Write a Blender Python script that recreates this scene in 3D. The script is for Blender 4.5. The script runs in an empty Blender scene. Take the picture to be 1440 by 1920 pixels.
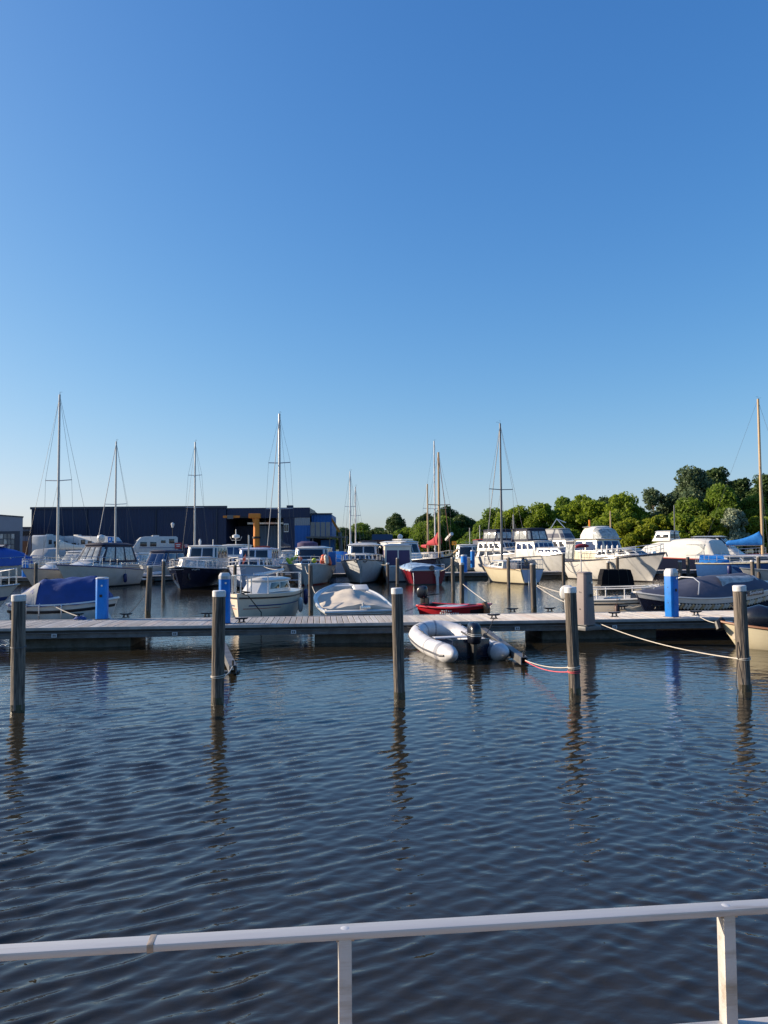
import bpy, bmesh, math, random
import numpy as np
from mathutils import Vector, Matrix
random.seed(7)
SC = bpy.context.scene
COL = SC.collection
R = math.radians
# ---------------------------------------------------------------- camera
CAM_Z = 2.35
F_PX = 1442.0
PITCH = math.atan(70 / F_PX)
ROLL = R(-0.4)
CAM_M = Matrix.Rotation(R(90) + PITCH, 3, 'X') @ Matrix.Rotation(ROLL, 3, 'Z')
cam_d = bpy.data.cameras.new('camera')
cam_d.sensor_fit = 'VERTICAL'
cam_d.sensor_height = 36.0
cam_d.lens = 36.0 * F_PX / 1920.0
cam_d.clip_start = 0.05
cam_d.clip_end = 6000
cam = bpy.data.objects.new('camera', cam_d)
COL.objects.link(cam)
cam.location = (0, 0, CAM_Z)
cam.rotation_euler = CAM_M.to_euler()
SC.camera = cam
# ---------------------------------------------------------------- sky and sun
SUN_AZ = R(-80)          # measured from the view direction (+Y), negative = to the left
SUN_EL = R(19)
w = bpy.data.worlds.new('World')
SC.world = w
w.use_nodes = True
nt = w.node_tree
nt.nodes.clear()
sky = nt.nodes.new('ShaderNodeTexSky')
sky.sky_type = 'NISHITA'
sky.sun_disc = False
sky.sun_elevation = SUN_EL
sky.sun_rotation = SUN_AZ
sky.altitude = 0
sky.air_density = 1.0
sky.dust_density = 1.0
sky.ozone_density = 6.0
bg = nt.nodes.new('ShaderNodeBackground')
bg.inputs['Strength'].default_value = 0.097
wo = nt.nodes.new('ShaderNodeOutputWorld')
hs = nt.nodes.new('ShaderNodeHueSaturation')
hs.inputs['Saturation'].default_value = 1.145
hs.inputs['Hue'].default_value = 0.509
nt.links.new(sky.outputs[0], hs.inputs['Color'])
sep = nt.nodes.new('ShaderNodeSeparateColor')
com = nt.nodes.new('ShaderNodeCombineColor')
nt.links.new(hs.outputs[0], sep.inputs[0])
for ch in range(3):                       # one soft shoulder for the whole sky, like a camera's response
    prev = sep.outputs[ch]
    for op, i0, val in (('MULTIPLY', 0, (-0.305, -0.31, -0.31)[ch]), ('POWER', 1, math.e), ('SUBTRACT', 1, 1.0), ('MULTIPLY', 0, (6.85, 6.40, 6.55)[ch])):
        nd = nt.nodes.new('ShaderNodeMath')
        nd.operation = op
        nt.links.new(prev, nd.inputs[i0])
        nd.inputs[1 - i0].default_value = val
        prev = nd.outputs[0]
    nt.links.new(prev, com.inputs[ch])
nt.links.new(com.outputs[0], bg.inputs[0])
nt.links.new(bg.outputs[0], wo.inputs[0])
sun_d = bpy.data.lights.new('sun', 'SUN')
sun_d.energy = 5.0
sun_d.angle = R(0.53)
sun_d.color = (1.0, 0.83, 0.62)
sun = bpy.data.objects.new('sun', sun_d)
COL.objects.link(sun)
sd = Vector((math.sin(SUN_AZ) * math.cos(SUN_EL), math.cos(SUN_AZ) * math.cos(SUN_EL), math.sin(SUN_EL)))
sun.rotation_euler = sd.to_track_quat('Z', 'Y').to_euler()
sun.location = (-20, 10, 20)
SC.view_settings.view_transform = 'Standard'
SC.view_settings.look = 'None'
SC.view_settings.exposure = 0.75
SC.view_settings.gamma = 1.0
SC.view_settings.use_curve_mapping = False
SC.render.engine = 'CYCLES'
SC.cycles.max_bounces = 6
SC.cycles.diffuse_bounces = 3
SC.cycles.glossy_bounces = 4
SC.cycles.transmission_bounces = 4
SC.cycles.transparent_max_bounces = 8
SC.cycles.caustics_reflective = False
SC.cycles.caustics_refractive = False
SC.cycles.use_denoising = True
# ---------------------------------------------------------------- helpers
def ray(px, py):
    return CAM_M @ Vector(((px - 720) / F_PX, -(py - 960) / F_PX, -1.0))
def G(px, py, z=0.0):
    "point of the photograph's pixel on the level z"
    d = ray(px, py)
    return Vector((0, 0, CAM_Z)) + d * ((z - CAM_Z) / d.z)
def V(px, py, Y):
    "point of the photograph's pixel at distance Y"
    d = ray(px, py)
    return Vector((0, 0, CAM_Z)) + d * (Y / d.y)
def XY(px, Y, z=0.0):
    return Vector((V(px, 1030, Y).x, Y, z))

def mat(name, col, rough=0.5, metal=0.0, var=0.12, scale=6.0, bump=0.0, bscale=40.0, coat=0.0, spec=0.5, stretch=None, dirt=None, dscale=2.5, dlo=0.45, dhi=0.75, orand=0.0):
    m = bpy.data.materials.new(name)
    m.use_nodes = True
    n = m.node_tree.nodes
    l = m.node_tree.links
    b = n['Principled BSDF']
    tc = n.new('ShaderNodeTexCoord')
    mp = n.new('ShaderNodeMapping')
    l.new(tc.outputs['Object'], mp.inputs[0])
    if stretch:
        mp.inputs['Scale'].default_value = stretch
    nz = n.new('ShaderNodeTexNoise')
    nz.inputs['Scale'].default_value = scale
    nz.inputs['Detail'].default_value = 6
    nz.inputs['Roughness'].default_value = 0.65
    l.new(mp.outputs[0], nz.inputs['Vector'])
    rp = n.new('ShaderNodeValToRGB')
    e = rp.color_ramp.elements
    e[0].position = 0.3
    e[1].position = 0.7
    e[0].color = tuple(c * (1 - var) for c in col) + (1,)
    e[1].color = tuple(min(1, c * (1 + var)) for c in col) + (1,)
    l.new(nz.outputs[0], rp.inputs[0])
    out = rp.outputs[0]
    if dirt:
        n2 = n.new('ShaderNodeTexNoise')
        n2.inputs['Scale'].default_value = dscale
        n2.inputs['Detail'].default_value = 8
        n2.inputs['Roughness'].default_value = 0.7
        l.new(mp.outputs[0], n2.inputs['Vector'])
        r2 = n.new('ShaderNodeValToRGB')
        r2.color_ramp.elements[0].position = dlo
        r2.color_ramp.elements[1].position = dhi
        l.new(n2.outputs[0], r2.inputs[0])
        mx = n.new('ShaderNodeMix')
        mx.data_type = 'RGBA'
        l.new(r2.outputs[0], mx.inputs[0])
        l.new(out, mx.inputs[6])
        mx.inputs[7].default_value = tuple(dirt) + (1,)
        out = mx.outputs[2]
    if orand:                                   # every plank or post has its own tone
        oi = n.new('ShaderNodeObjectInfo')
        om = n.new('ShaderNodeMapRange')
        om.inputs[3].default_value = 1 - orand
        om.inputs[4].default_value = 1 + orand
        l.new(oi.outputs['Random'], om.inputs[0])
        ml = n.new('ShaderNodeVectorMath')
        ml.operation = 'SCALE'
        l.new(out, ml.inputs[0])
        l.new(om.outputs[0], ml.inputs['Scale'])
        out = ml.outputs[0]
    l.new(out, b.inputs['Base Color'])
    mr = n.new('ShaderNodeMapRange')
    mr.inputs[3].default_value = max(0.02, rough * 0.8)
    mr.inputs[4].default_value = min(1, rough * 1.2)
    l.new(nz.outputs[0], mr.inputs[0])
    l.new(mr.outputs[0], b.inputs['Roughness'])
    b.inputs['Metallic'].default_value = metal
    b.inputs['Specular IOR Level'].default_value = spec
    if coat:
        b.inputs['Coat Weight'].default_value = coat
        b.inputs['Coat Roughness'].default_value = 0.08
    if bump:
        nb = n.new('ShaderNodeTexNoise')
        nb.inputs['Scale'].default_value = bscale
        nb.inputs['Detail'].default_value = 5
        l.new(mp.outputs[0], nb.inputs['Vector'])
        bp = n.new('ShaderNodeBump')
        bp.inputs['Strength'].default_value = 1.0
        bp.inputs['Distance'].default_value = bump
        l.new(nb.outputs[0], bp.inputs['Height'])
        l.new(bp.outputs[0], b.inputs['Normal'])
    return m

class MB:
    def __init__(s):
        s.v = []
        s.f = []
    def add(s, vs, fs):
        o = len(s.v)
        s.v += [tuple(v) for v in vs]
        s.f += [tuple(i + o for i in f) for f in fs]
        return s
    def box(s, c, d, rot=None):
        c = Vector(c)
        pts = []
        for z in (-.5, .5):
            for x, y in ((-.5, -.5), (.5, -.5), (.5, .5), (-.5, .5)):
                p = Vector((x * d[0], y * d[1], z * d[2]))
                if rot is not None:
                    p = rot @ p
                pts.append(c + p)
        return s.add(pts, [(3, 2, 1, 0), (4, 5, 6, 7), (0, 1, 5, 4), (1, 2, 6, 5), (2, 3, 7, 6), (3, 0, 4, 7)])
    def tube(s, pts, r, n=6, closed=False, caps=True):
        pts = [Vector(p) for p in pts]
        N = len(pts)
        rs = r if isinstance(r, (list, tuple)) else [r] * N
        rings = []
        up = None
        for i, p in enumerate(pts):
            a = pts[(i - 1) % N] if (closed or i > 0) else p
            b = pts[(i + 1) % N] if (closed or i < N - 1) else p
            t = (b - a)
            t = t.normalized() if t.length > 1e-9 else Vector((0, 0, 1))
            if up is None:
                up = t.orthogonal().normalized()
            else:
                up = (up - t * up.dot(t))
                up = up.normalized() if up.length > 1e-6 else t.orthogonal().normalized()
            q = t.cross(up)
            rings.append([p + (up * math.cos(2 * math.pi * k / n) + q * math.sin(2 * math.pi * k / n)) * rs[i] for k in range(n)])
        return s.loft(rings, True, caps and not closed, closed)
    def cyl(s, p0, p1, r0, r1=None, n=10):
        return s.tube([p0, p1], [r0, r0 if r1 is None else r1], n)
    def loft(s, rings, closed=True, caps=True, loop=False):
        n = len(rings[0])
        vs = [p for r in rings for p in r]
        fs = []
        M = len(rings)
        for i in range(M if loop else M - 1):
            j = (i + 1) % M
            for k in range(n if closed else n - 1):
                k2 = (k + 1) % n
                fs.append((i * n + k, i * n + k2, j * n + k2, j * n + k))
        if caps and closed:
            fs.append(tuple(range(n))[::-1])
            fs.append(tuple((M - 1) * n + k for k in range(n)))
        return s.add(vs, fs)
    def grid(s, P):
        return s.loft(P, False, False)
    def slab(s, quad, t0, t1):
        "thin plate on a quad, from offset t0 to t1 along its normal"
        q = [Vector(p) for p in quad]
        nrm = (q[1] - q[0]).cross(q[3] - q[0]).normalized()
        a = [p + nrm * t0 for p in q]
        b = [p + nrm * t1 for p in q]
        k = len(q)
        return s.loft([a, b])
    def build(s, name, m, parent=None, smooth=30, bevel=0, kind=None, subd=0):
        me = bpy.data.meshes.new(name)
        me.from_pydata([tuple(v) for v in s.v], [], s.f)
        bm = bmesh.new()
        bm.from_mesh(me)
        bmesh.ops.recalc_face_normals(bm, faces=bm.faces)
        if bevel:
            ed = [e for e in bm.edges if len(e.link_faces) == 2 and e.calc_face_angle(0) > 0.6]
            bmesh.ops.bevel(bm, geom=ed, offset=bevel, segments=2, affect='EDGES', profile=0.6, clamp_overlap=True)
        if subd:
            bmesh.ops.subdivide_edges(bm, edges=bm.edges, cuts=subd, use_grid_fill=True)
        bm.to_mesh(me)
        bm.free()
        if smooth:
            me.polygons.foreach_set('use_smooth', [True] * len(me.polygons))
            me.set_sharp_from_angle(angle=R(smooth))
        me.materials.append(m)
        return link(name, me, parent, kind)

def link(name, me, parent=None, kind=None):
    o = bpy.data.objects.new(name, me)
    COL.objects.link(o)
    if parent is not None:
        o.parent = parent
    if kind:
        o['kind'] = kind
    return o
def np_mesh(name, verts, quads, m, smooth=False):
    verts = np.asarray(verts, dtype=np.float32)
    quads = np.asarray(quads, dtype=np.int32)
    k = quads.shape[1]
    me = bpy.data.meshes.new(name)
    me.vertices.add(len(verts))
    me.vertices.foreach_set('co', verts.ravel())
    me.loops.add(quads.size)
    me.loops.foreach_set('vertex_index', quads.ravel())
    me.polygons.add(len(quads))
    me.polygons.foreach_set('loop_start', np.arange(0, quads.size, k, dtype=np.int32))
    me.update(calc_edges=True)
    me.validate()
    if smooth:
        me.polygons.foreach_set('use_smooth', [True] * len(me.polygons))
    me.materials.append(m)
    return me
def tag(o, label, cat, group=None):
    o['label'] = label
    o['category'] = cat
    if group:
        o['group'] = group
    return o
def thing(name, label, cat, loc=(0, 0, 0), head=0.0, group=None):
    o = bpy.data.objects.new(name, None)
    o.empty_display_size = 0.2
    COL.objects.link(o)
    o.location = loc
    o.rotation_euler = (0, 0, R(head))
    return tag(o, label, cat, group)
def struct(o):
    o['kind'] = 'structure'
    return o
def copy_tree(o, parent=None):
    c = o.copy()
    COL.objects.link(c)
    if parent is not None:
        c.parent = parent
    for ch in [k for k in o.children]:
        copy_tree(ch, c)
    return c
def world_pt(root, p):
    return Vector(root.location) + Matrix.Rotation(root.rotation_euler[2], 3, 'Z') @ Vector(p)
def sag(a, b, drop, n=14):
    a, b = Vector(a), Vector(b)
    return [a.lerp(b, i / n) - Vector((0, 0, drop * 4 * (i / n) * (1 - i / n))) for i in range(n + 1)]
def rope(name, a, b, drop, r, m, label, group=None, pts=None):
    return tag(MB().tube(pts or sag(a, b, drop), r, 6).build(name, m), label, 'rope', group)

# ---------------------------------------------------------------- materials
M = {}
M['wood_post'] = mat('weathered_post', (0.152, 0.128, 0.107), 0.88, var=0.55, scale=34, bump=0.03, bscale=44, stretch=(1, 1, 0.05), dirt=(0.045, 0.038, 0.033), dscale=26, dlo=.46, dhi=.60, orand=.28)
M['wet_wood'] = mat('wet_algae_wood', (0.060, 0.046, 0.032), 0.4, var=0.5, scale=30, bump=0.02, bscale=30, stretch=(1, 1, .3), dirt=(0.035, 0.042, 0.014), dscale=14, dlo=.42, dhi=.6)
M['cap_white'] = mat('post_cap_plastic', (0.66, 0.66, 0.67), 0.45, var=0.06, scale=10, dirt=(0.36, 0.35, 0.32), dscale=14, orand=.12)
M['plank'] = mat('deck_plank', (0.50, 0.475, 0.45), 0.8, orand=.14, var=0.16, scale=5, bump=0.004, bscale=60, stretch=(1, .2, 1), dirt=(0.33, 0.28, 0.24), dscale=3)
M['plank_b'] = mat('deck_plank_reddish', (0.48, 0.42, 0.385), 0.8, orand=.14, var=0.16, scale=5, bump=0.004, bscale=60, stretch=(1, .2, 1))
M['plank_c'] = mat('deck_plank_grey', (0.46, 0.44, 0.425), 0.8, orand=.14, var=0.18, scale=5, bump=0.004, bscale=60, stretch=(1, .2, 1))
M['kerb'] = mat('dock_kerb', (0.36, 0.35, 0.34), 0.7, var=0.15, scale=4, dirt=(.2, .19, .18))
M['galv'] = mat('galvanised_steel', (0.16, 0.165, 0.175), 0.55, 0.5, var=0.25, scale=5, dirt=(.09, .085, .08), dscale=4)
M['concrete'] = mat('float_concrete', (0.13, 0.128, 0.12), 0.85, var=0.25, scale=3, bump=0.01, bscale=25, dirt=(.05, .055, .035), dscale=4)
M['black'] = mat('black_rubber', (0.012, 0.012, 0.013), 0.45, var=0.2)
M['blackgloss'] = mat('black_engine_paint', (0.010, 0.012, 0.020), 0.28, var=0.2, coat=.3)
M['iron'] = mat('cast_iron', (0.02, 0.02, 0.022), 0.5, 0.3, var=0.3)
M['ped_blue'] = mat('blue_pedestal_paint', (0.006, 0.175, 0.60), 0.5, var=0.08, scale=4, spec=.25, dirt=(0.01, 0.13, 0.42), dscale=5)
M['ped_cap'] = mat('pedestal_cap', (0.55, 0.56, 0.58), 0.4, var=0.06)
M['ped_grey'] = mat('taupe_pedestal_paint', (0.20, 0.165, 0.165), 0.6, var=0.08, scale=5)
M['alu'] = mat('rail_aluminium', (0.58, 0.56, 0.54), 0.45, 0.35, var=0.06, scale=8, bump=0.0006, bscale=30, stretch=(.3, 3, 3), dirt=(.36, .29, .22), dscale=7, dlo=.52, dhi=.72)
M['weld'] = mat('weld_mark', (0.42, 0.34, 0.27), 0.6, 0.6, var=0.35, scale=40, bump=0.002, bscale=90)
M['steel'] = mat('stainless_tube', (0.62, 0.63, 0.65), 0.28, 0.85, var=0.08)
M['white'] = mat('white_gelcoat', (0.60, 0.60, 0.59), 0.3, var=0.05, scale=2, coat=.25, dirt=(.50, .49, .46), dscale=1.5)
M['white2'] = mat('old_white_gelcoat', (0.62, 0.61, 0.59), 0.4, var=0.07, scale=2, dirt=(.46, .44, .40), dscale=2)
M['cream'] = mat('cream_paint', (0.66, 0.60, 0.44), 0.35, var=0.05, scale=2, coat=.2, dirt=(.55, .48, .34), dscale=2)
M['pinkcream'] = mat('pale_cream_gelcoat', (0.68, 0.60, 0.49), 0.38, var=0.05, scale=2, dirt=(.55, .48, .4), dscale=2)
M['navy'] = mat('navy_paint', (0.010, 0.014, 0.035), 0.22, var=0.15, coat=.4)
M['blue'] = mat('blue_hull_paint', (0.045, 0.13, 0.36), 0.25, var=0.1, coat=.4)
M['red'] = mat('red_gelcoat', (0.62, 0.020, 0.036), 0.35, var=0.12, scale=3, coat=.25, dirt=(.46, .03, .04))
M['darkred'] = mat('dark_red_hull', (0.20, 0.012, 0.022), 0.3, var=0.12, coat=.3)
M['greyhull'] = mat('grey_white_hull', (0.50, 0.52, 0.54), 0.32, var=0.06, coat=.25, dirt=(.4, .41, .41), dscale=2)
M['lav'] = mat('pale_blue_paint', (0.50, 0.54, 0.68), 0.35, var=0.05, coat=.2)
M['boot'] = mat('boot_stripe_dark', (0.02, 0.02, 0.025), 0.4, var=0.2)
M['redstripe'] = mat('red_stripe', (0.35, 0.05, 0.035), 0.4, var=0.1)
M['bluestripe'] = mat('blue_stripe', (0.03, 0.06, 0.2), 0.35, var=0.1)
M['teak'] = mat('teak', (0.23, 0.10, 0.045), 0.5, var=0.3, scale=12, stretch=(.2, 2, 2), coat=.1)
M['varnish'] = mat('varnished_spar', (0.44, 0.31, 0.17), 0.4, var=0.2, scale=8, stretch=(1, 1, .1), coat=.3)
M['mast'] = mat('mast_alloy', (0.36, 0.37, 0.38), 0.4, 0.6, var=0.08)
M['mastdark'] = mat('mast_dark', (0.10, 0.11, 0.13), 0.4, 0.4, var=0.1)
M['wire'] = mat('rigging_wire', (0.10, 0.105, 0.115), 0.6, 0.0, var=0.05)
M['glass'] = mat('dark_window_glass', (0.012, 0.016, 0.024), 0.06, var=0.2, spec=.7)
M['glassblue'] = mat('blue_window_glass', (0.015, 0.035, 0.10), 0.05, var=0.2, spec=.8)
M['clear'] = mat('clear_vinyl', (0.34, 0.36, 0.36), 0.12, var=0.55, scale=5, spec=.7)
M['frame'] = mat('window_frame_alloy', (0.5, 0.51, 0.52), 0.35, .6, var=0.06)
M['frameblk'] = mat('window_frame_black', (0.02, 0.02, 0.022), 0.4, var=0.1)
M['tarpblue'] = mat('dark_blue_tarp', (0.010, 0.040, 0.19), 0.62, var=0.18, scale=3, bump=0.01, bscale=7)
M['tarpbright'] = mat('bright_blue_tarp', (0.02, 0.08, 0.36), 0.6, var=0.15, scale=2, bump=0.015, bscale=5)
M['tarpnavy'] = mat('navy_canvas', (0.016, 0.020, 0.045), 0.75, var=0.2, scale=4, bump=0.006, bscale=10)
M['tarpslate'] = mat('slate_blue_canvas', (0.060, 0.068, 0.105), 0.7, var=0.15, scale=3, bump=0.008, bscale=8)
M['tarpgrey'] = mat('grey_canvas', (0.30, 0.31, 0.32), 0.75, var=0.1, scale=4, bump=0.006, bscale=10)
M['tarpbeige'] = mat('beige_canvas', (0.47, 0.425, 0.365), 0.85, var=0.1, scale=3, bump=0.006, bscale=9)
M['tarpwhite'] = mat('white_canvas', (0.62, 0.61, 0.57), 0.8, var=0.07, scale=3, bump=0.006, bscale=9)
M['tarpsky'] = mat('pale_blue_canvas', (0.24, 0.36, 0.52), 0.7, var=0.1, scale=4, bump=0.006, bscale=9)
M['sailblue'] = mat('royal_blue_sailcloth', (0.008, 0.16, 0.52), 0.7, var=0.12, scale=4, bump=0.012, bscale=9)
M['sailred'] = mat('red_sailcloth', (0.34, 0.03, 0.04), 0.8, var=0.15, scale=4, bump=0.012, bscale=9)
M['tarppurple'] = mat('purple_canvas', (0.055, 0.040, 0.10), 0.8, var=0.12, scale=3)
M['rubgrey'] = mat('inflatable_fabric', (0.56, 0.565, 0.59), 0.42, var=0.05, scale=5, bump=0.002, bscale=9, dirt=(.40, .40, .42), dscale=4)
M['rubdark'] = mat('inflatable_trim', (0.05, 0.055, 0.07), 0.5, var=0.1)
M['rubmid'] = mat('inflatable_patch', (0.26, 0.27, 0.31), 0.5, var=0.08)
M['rope_w'] = mat('pale_rope', (0.52, 0.48, 0.42), 0.9, var=0.25, scale=60)
M['rope_b'] = mat('blue_rope', (0.02, 0.06, 0.22), 0.9, var=0.25, scale=60)
M['rope_d'] = mat('dark_rope', (0.035, 0.033, 0.03), 0.9, var=0.25, scale=60)
M['rope_r'] = mat('pink_rope', (0.60, 0.10, 0.12), 0.9, var=0.2, scale=60)
M['fend_w'] = mat('white_fender', (0.62, 0.62, 0.62), 0.4, var=0.06, dirt=(.45, .44, .42))
M['fend_b'] = mat('blue_fender', (0.012, 0.02, 0.11), 0.4, var=0.1)
M['fend_k'] = mat('brown_fender', (0.05, 0.022, 0.018), 0.5, var=0.1)
M['orange'] = mat('orange_float', (0.72, 0.14, 0.06), 0.5, var=0.1)
M['lime'] = mat('lime_float', (0.40, 0.50, 0.03), 0.5, var=0.1)
M['sign_o'] = mat('orange_sign', (0.75, 0.30, 0.01), 0.5, var=0.04)
M['sign_r'] = mat('red_sign', (0.42, 0.05, 0.05), 0.5, var=0.06)
M['letter'] = mat('white_lettering', (0.78, 0.78, 0.78), 0.5, var=0.03)
M['blacktarp'] = mat('black_tarp', (0.006, 0.006, 0.008), 0.9, var=0.2, spec=.15)
M['craneorange'] = mat('crane_orange_paint', (0.62, 0.20, 0.015), 0.5, var=0.1, scale=2)
# ---------------------------------------------------------------- water
def water_material():
    m = bpy.data.materials.new('harbour_water')
    m.use_nodes = True
    n = m.node_tree.nodes
    l = m.node_tree.links
    b = n['Principled BSDF']
    b.inputs['Base Color'].default_value = (0.027, 0.0225, 0.0135, 1)
    b.inputs['Roughness'].default_value = 0.03
    b.inputs['IOR'].default_value = 1.5
    tc = n.new('ShaderNodeTexCoord')
    mp = n.new('ShaderNodeMapping')
    mp.inputs['Rotation'].default_value = (0, 0, R(-22))
    mp.inputs['Scale'].default_value = (0.5, 1.0, 1.0)
    l.new(tc.outputs['Object'], mp.inputs[0])
    prev = None
    sx = n.new('ShaderNodeSeparateXYZ')
    l.new(tc.outputs['Object'], sx.inputs[0])
    far = n.new('ShaderNodeMapRange')          # the mesh carries the near ripples; farther out the relief map takes over
    far.inputs[1].default_value = 7.0
    far.inputs[2].default_value = 26.0
    far.inputs[3].default_value = 0.6
    far.inputs[4].default_value = 1.0
    l.new(sx.outputs['Y'], far.inputs[0])
    for sc, dist, det in ((13.0, 0.0055, 3), (4.2, 0.012, 2)):
        z = n.new('ShaderNodeTexNoise')
        z.inputs['Scale'].default_value = sc
        z.inputs['Detail'].default_value = det
        z.inputs['Distortion'].default_value = 0.4
        l.new(mp.outputs[0], z.inputs['Vector'])
        bp = n.new('ShaderNodeBump')
        bp.inputs['Distance'].default_value = dist
        l.new(far.outputs[0], bp.inputs['Strength'])
        l.new(z.outputs[0], bp.inputs['Height'])
        if prev:
            l.new(prev, bp.inputs['Normal'])
        prev = bp.outputs[0]
    l.new(prev, b.inputs['Normal'])
    return m
def make_water():
    rng = np.random.default_rng(5)
    ys = [-160.0, -40.0]
    ys += list(np.arange(-6.0, 3.4, 0.12))
    y = 3.5
    while y < 84:
        ys.append(y)
        y += 0.0046 * y
    ys += [100.0, 130.0, 180.0]
    ys = np.array(ys)
    NC = 1000
    u = np.linspace(-1, 1, NC)
    half = 4.6 + 0.74 * np.clip(ys, 0, 90)
    X = u[None, :] * half[:, None]
    X = np.concatenate([np.full((len(ys), 1), -500.0), X, np.full((len(ys), 1), 500.0)], axis=1)
    Yg = np.repeat(ys[:, None], NC + 2, axis=1)
    Z = np.zeros_like(X)
    res = np.maximum(np.gradient(ys), 2 * half / NC)[:, None]
    # patches of stronger and weaker ripple
    pat = 1 + 0.35 * np.sin(0.31 * X + 0.22 * Yg + 1.0) * np.sin(0.17 * X - 0.41 * Yg) + 0.2 * np.sin(0.9 * X + 0.33 * Yg + 2)
    N = 84
    wl = 1.15 - 0.85 / (1 + np.exp(-(X - 0.12 * Yg) / 1.6))
    for i in range(N):
        lam = 0.085 * (11.0 ** (i / (N - 1)))                 # 0.2 m to 1.6 m
        side = 1 if rng.random() < 0.6 else -1
        ang = R(side * 36 + rng.normal(0, 13))
        wgt = wl if side > 0 else 1.25 - wl
        kx, ky = math.sin(ang), -math.cos(ang)
        k = 2 * math.pi / lam
        slope = 0.058 * math.exp(-((math.log(lam / 0.155)) / 0.56) ** 2) + 0.003
        amp = slope / k
        keep = np.clip((lam / res - 2.6) / 2.4, 0, 1)
        ph = k * (kx * X + ky * Yg) + rng.random() * 6.283
        ph = ph + 0.5 * np.sin(0.4 * X * rng.random() + 0.5 * Yg * rng.random() + rng.random() * 6)
        c = np.cos(ph)
        Z += amp * keep * pat * wgt * (c + 0.24 * np.cos(2 * ph))
    Z[(Yg < -6.1) | (Yg > 84)] = 0
    Z[:, 0] = Z[:, -1] = 0
    nr, nc = X.shape
    verts = np.stack([X, Yg, Z], axis=2).reshape(-1, 3)
    idx = np.arange(nr * nc).reshape(nr, nc)
    q = np.stack([idx[:-1, :-1], idx[:-1, 1:], idx[1:, 1:], idx[1:, :-1]], axis=2).reshape(-1, 4)
    me = np_mesh('water', verts, q, water_material(), True)
    struct(link('water', me))
make_water()

# ---------------------------------------------------------------- land
def ground_material():
    m = mat('bank_grass', (0.06, 0.085, 0.022), 0.9, var=0.35, scale=0.8, dirt=(.16, .13, .09), dscale=.15, dlo=.45, dhi=.6)
    return m
def make_land():
    sh = [(-900, 150), (-60, 150), (-8, 150), (-2, 140), (4, 122), (20, 112), (60, 106), (140, 98), (900, 90)]
    mb = MB()
    rows = []
    for x, y in sh:
        rows.append([(x, y, -1.5), (x, y + 0.8, 0.25), (x, y + 3.5, 1.0), (x, y + 30, 1.2), (x, 4500, 1.2)])
    mb.grid(rows)
    struct(mb.build('ground', ground_material(), smooth=0))
    q = MB()
    q.box((-428, 114, 0.0), (840, 72, 3.0))
    o = struct(q.build('quay', mat('quay_paving', (0.20, 0.19, 0.175), 0.85, var=0.2, scale=.6, dirt=(.13, .12, .11), dscale=.2)))
    f = MB().box((-428, 77.9, 1.56), (840.2, .5, .16)).build('quay_edge_beam', M['concrete'], o)
make_land()

# ---------------------------------------------------------------- trees
def leaf_material(name, a, b_, trans=0.35):
    m = bpy.data.materials.new(name)
    m.use_nodes = True
    n = m.node_tree.nodes
    l = m.node_tree.links
    bs = n['Principled BSDF']
    g = n.new('ShaderNodeNewGeometry')
    tc = n.new('ShaderNodeTexCoord')
    nz = n.new('ShaderNodeTexNoise')
    nz.inputs['Scale'].default_value = 0.55
    l.new(tc.outputs['Object'], nz.inputs['Vector'])
    ad = n.new('ShaderNodeMath')
    ad.operation = 'MULTIPLY_ADD'
    l.new(g.outputs['Random Per Island'], ad.inputs[0])
    ad.inputs[1].default_value = 0.6
    sb = n.new('ShaderNodeMath')
    sb.operation = 'MULTIPLY_ADD'
    l.new(nz.outputs[0], sb.inputs[0])
    sb.inputs[1].default_value = 1.2
    sb.inputs[2].default_value = -0.4
    l.new(sb.outputs[0], ad.inputs[2])
    rp = n.new('ShaderNodeValToRGB')
    rp.color_ramp.elements[0].color = tuple(a) + (1,)
    rp.color_ramp.elements[1].color = tuple(b_) + (1,)
    l.new(ad.outputs[0], rp.inputs[0])
    l.new(rp.outputs[0], bs.inputs['Base Color'])
    bs.inputs['Roughness'].default_value = 0.55
    bs.inputs['Specular IOR Level'].default_value = 0.3
    tr = n.new('ShaderNodeBsdfTranslucent')
    l.new(rp.outputs[0], tr.inputs[0])
    mx = n.new('ShaderNodeMixShader')
    mx.inputs[0].default_value = trans
    l.new(bs.outputs[0], mx.inputs[1])
    l.new(tr.outputs[0], mx.inputs[2])
    l.new(mx.outputs[0], n['Material Output'].inputs[0])
    return m
LEAF = {
    'lime': leaf_material('lime_foliage', (0.125, 0.195, 0.018), (0.295, 0.376, 0.037), .6),
    'yellow': leaf_material('yellow_green_foliage', (0.156, 0.213, 0.018), (0.351, 0.388, 0.037), .6),
    'mid': leaf_material('mid_green_foliage', (0.094, 0.163, 0.020), (0.213, 0.307, 0.040), .55),
    'dark': leaf_material('dark_foliage', (0.035, 0.069, 0.020), (0.094, 0.151, 0.040), .35),
    'grey': leaf_material('grey_green_foliage', (0.056, 0.094, 0.044), (0.151, 0.207, 0.100), .35),
    'silver': leaf_material('silver_foliage', (0.163, 0.200, 0.125), (0.339, 0.388, 0.263), .25),
}
M['bark'] = mat('bark', (0.15, 0.125, 0.095), 0.9, var=0.3, scale=4, bump=0.03, bscale=6, stretch=(1, 1, .3))
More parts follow.
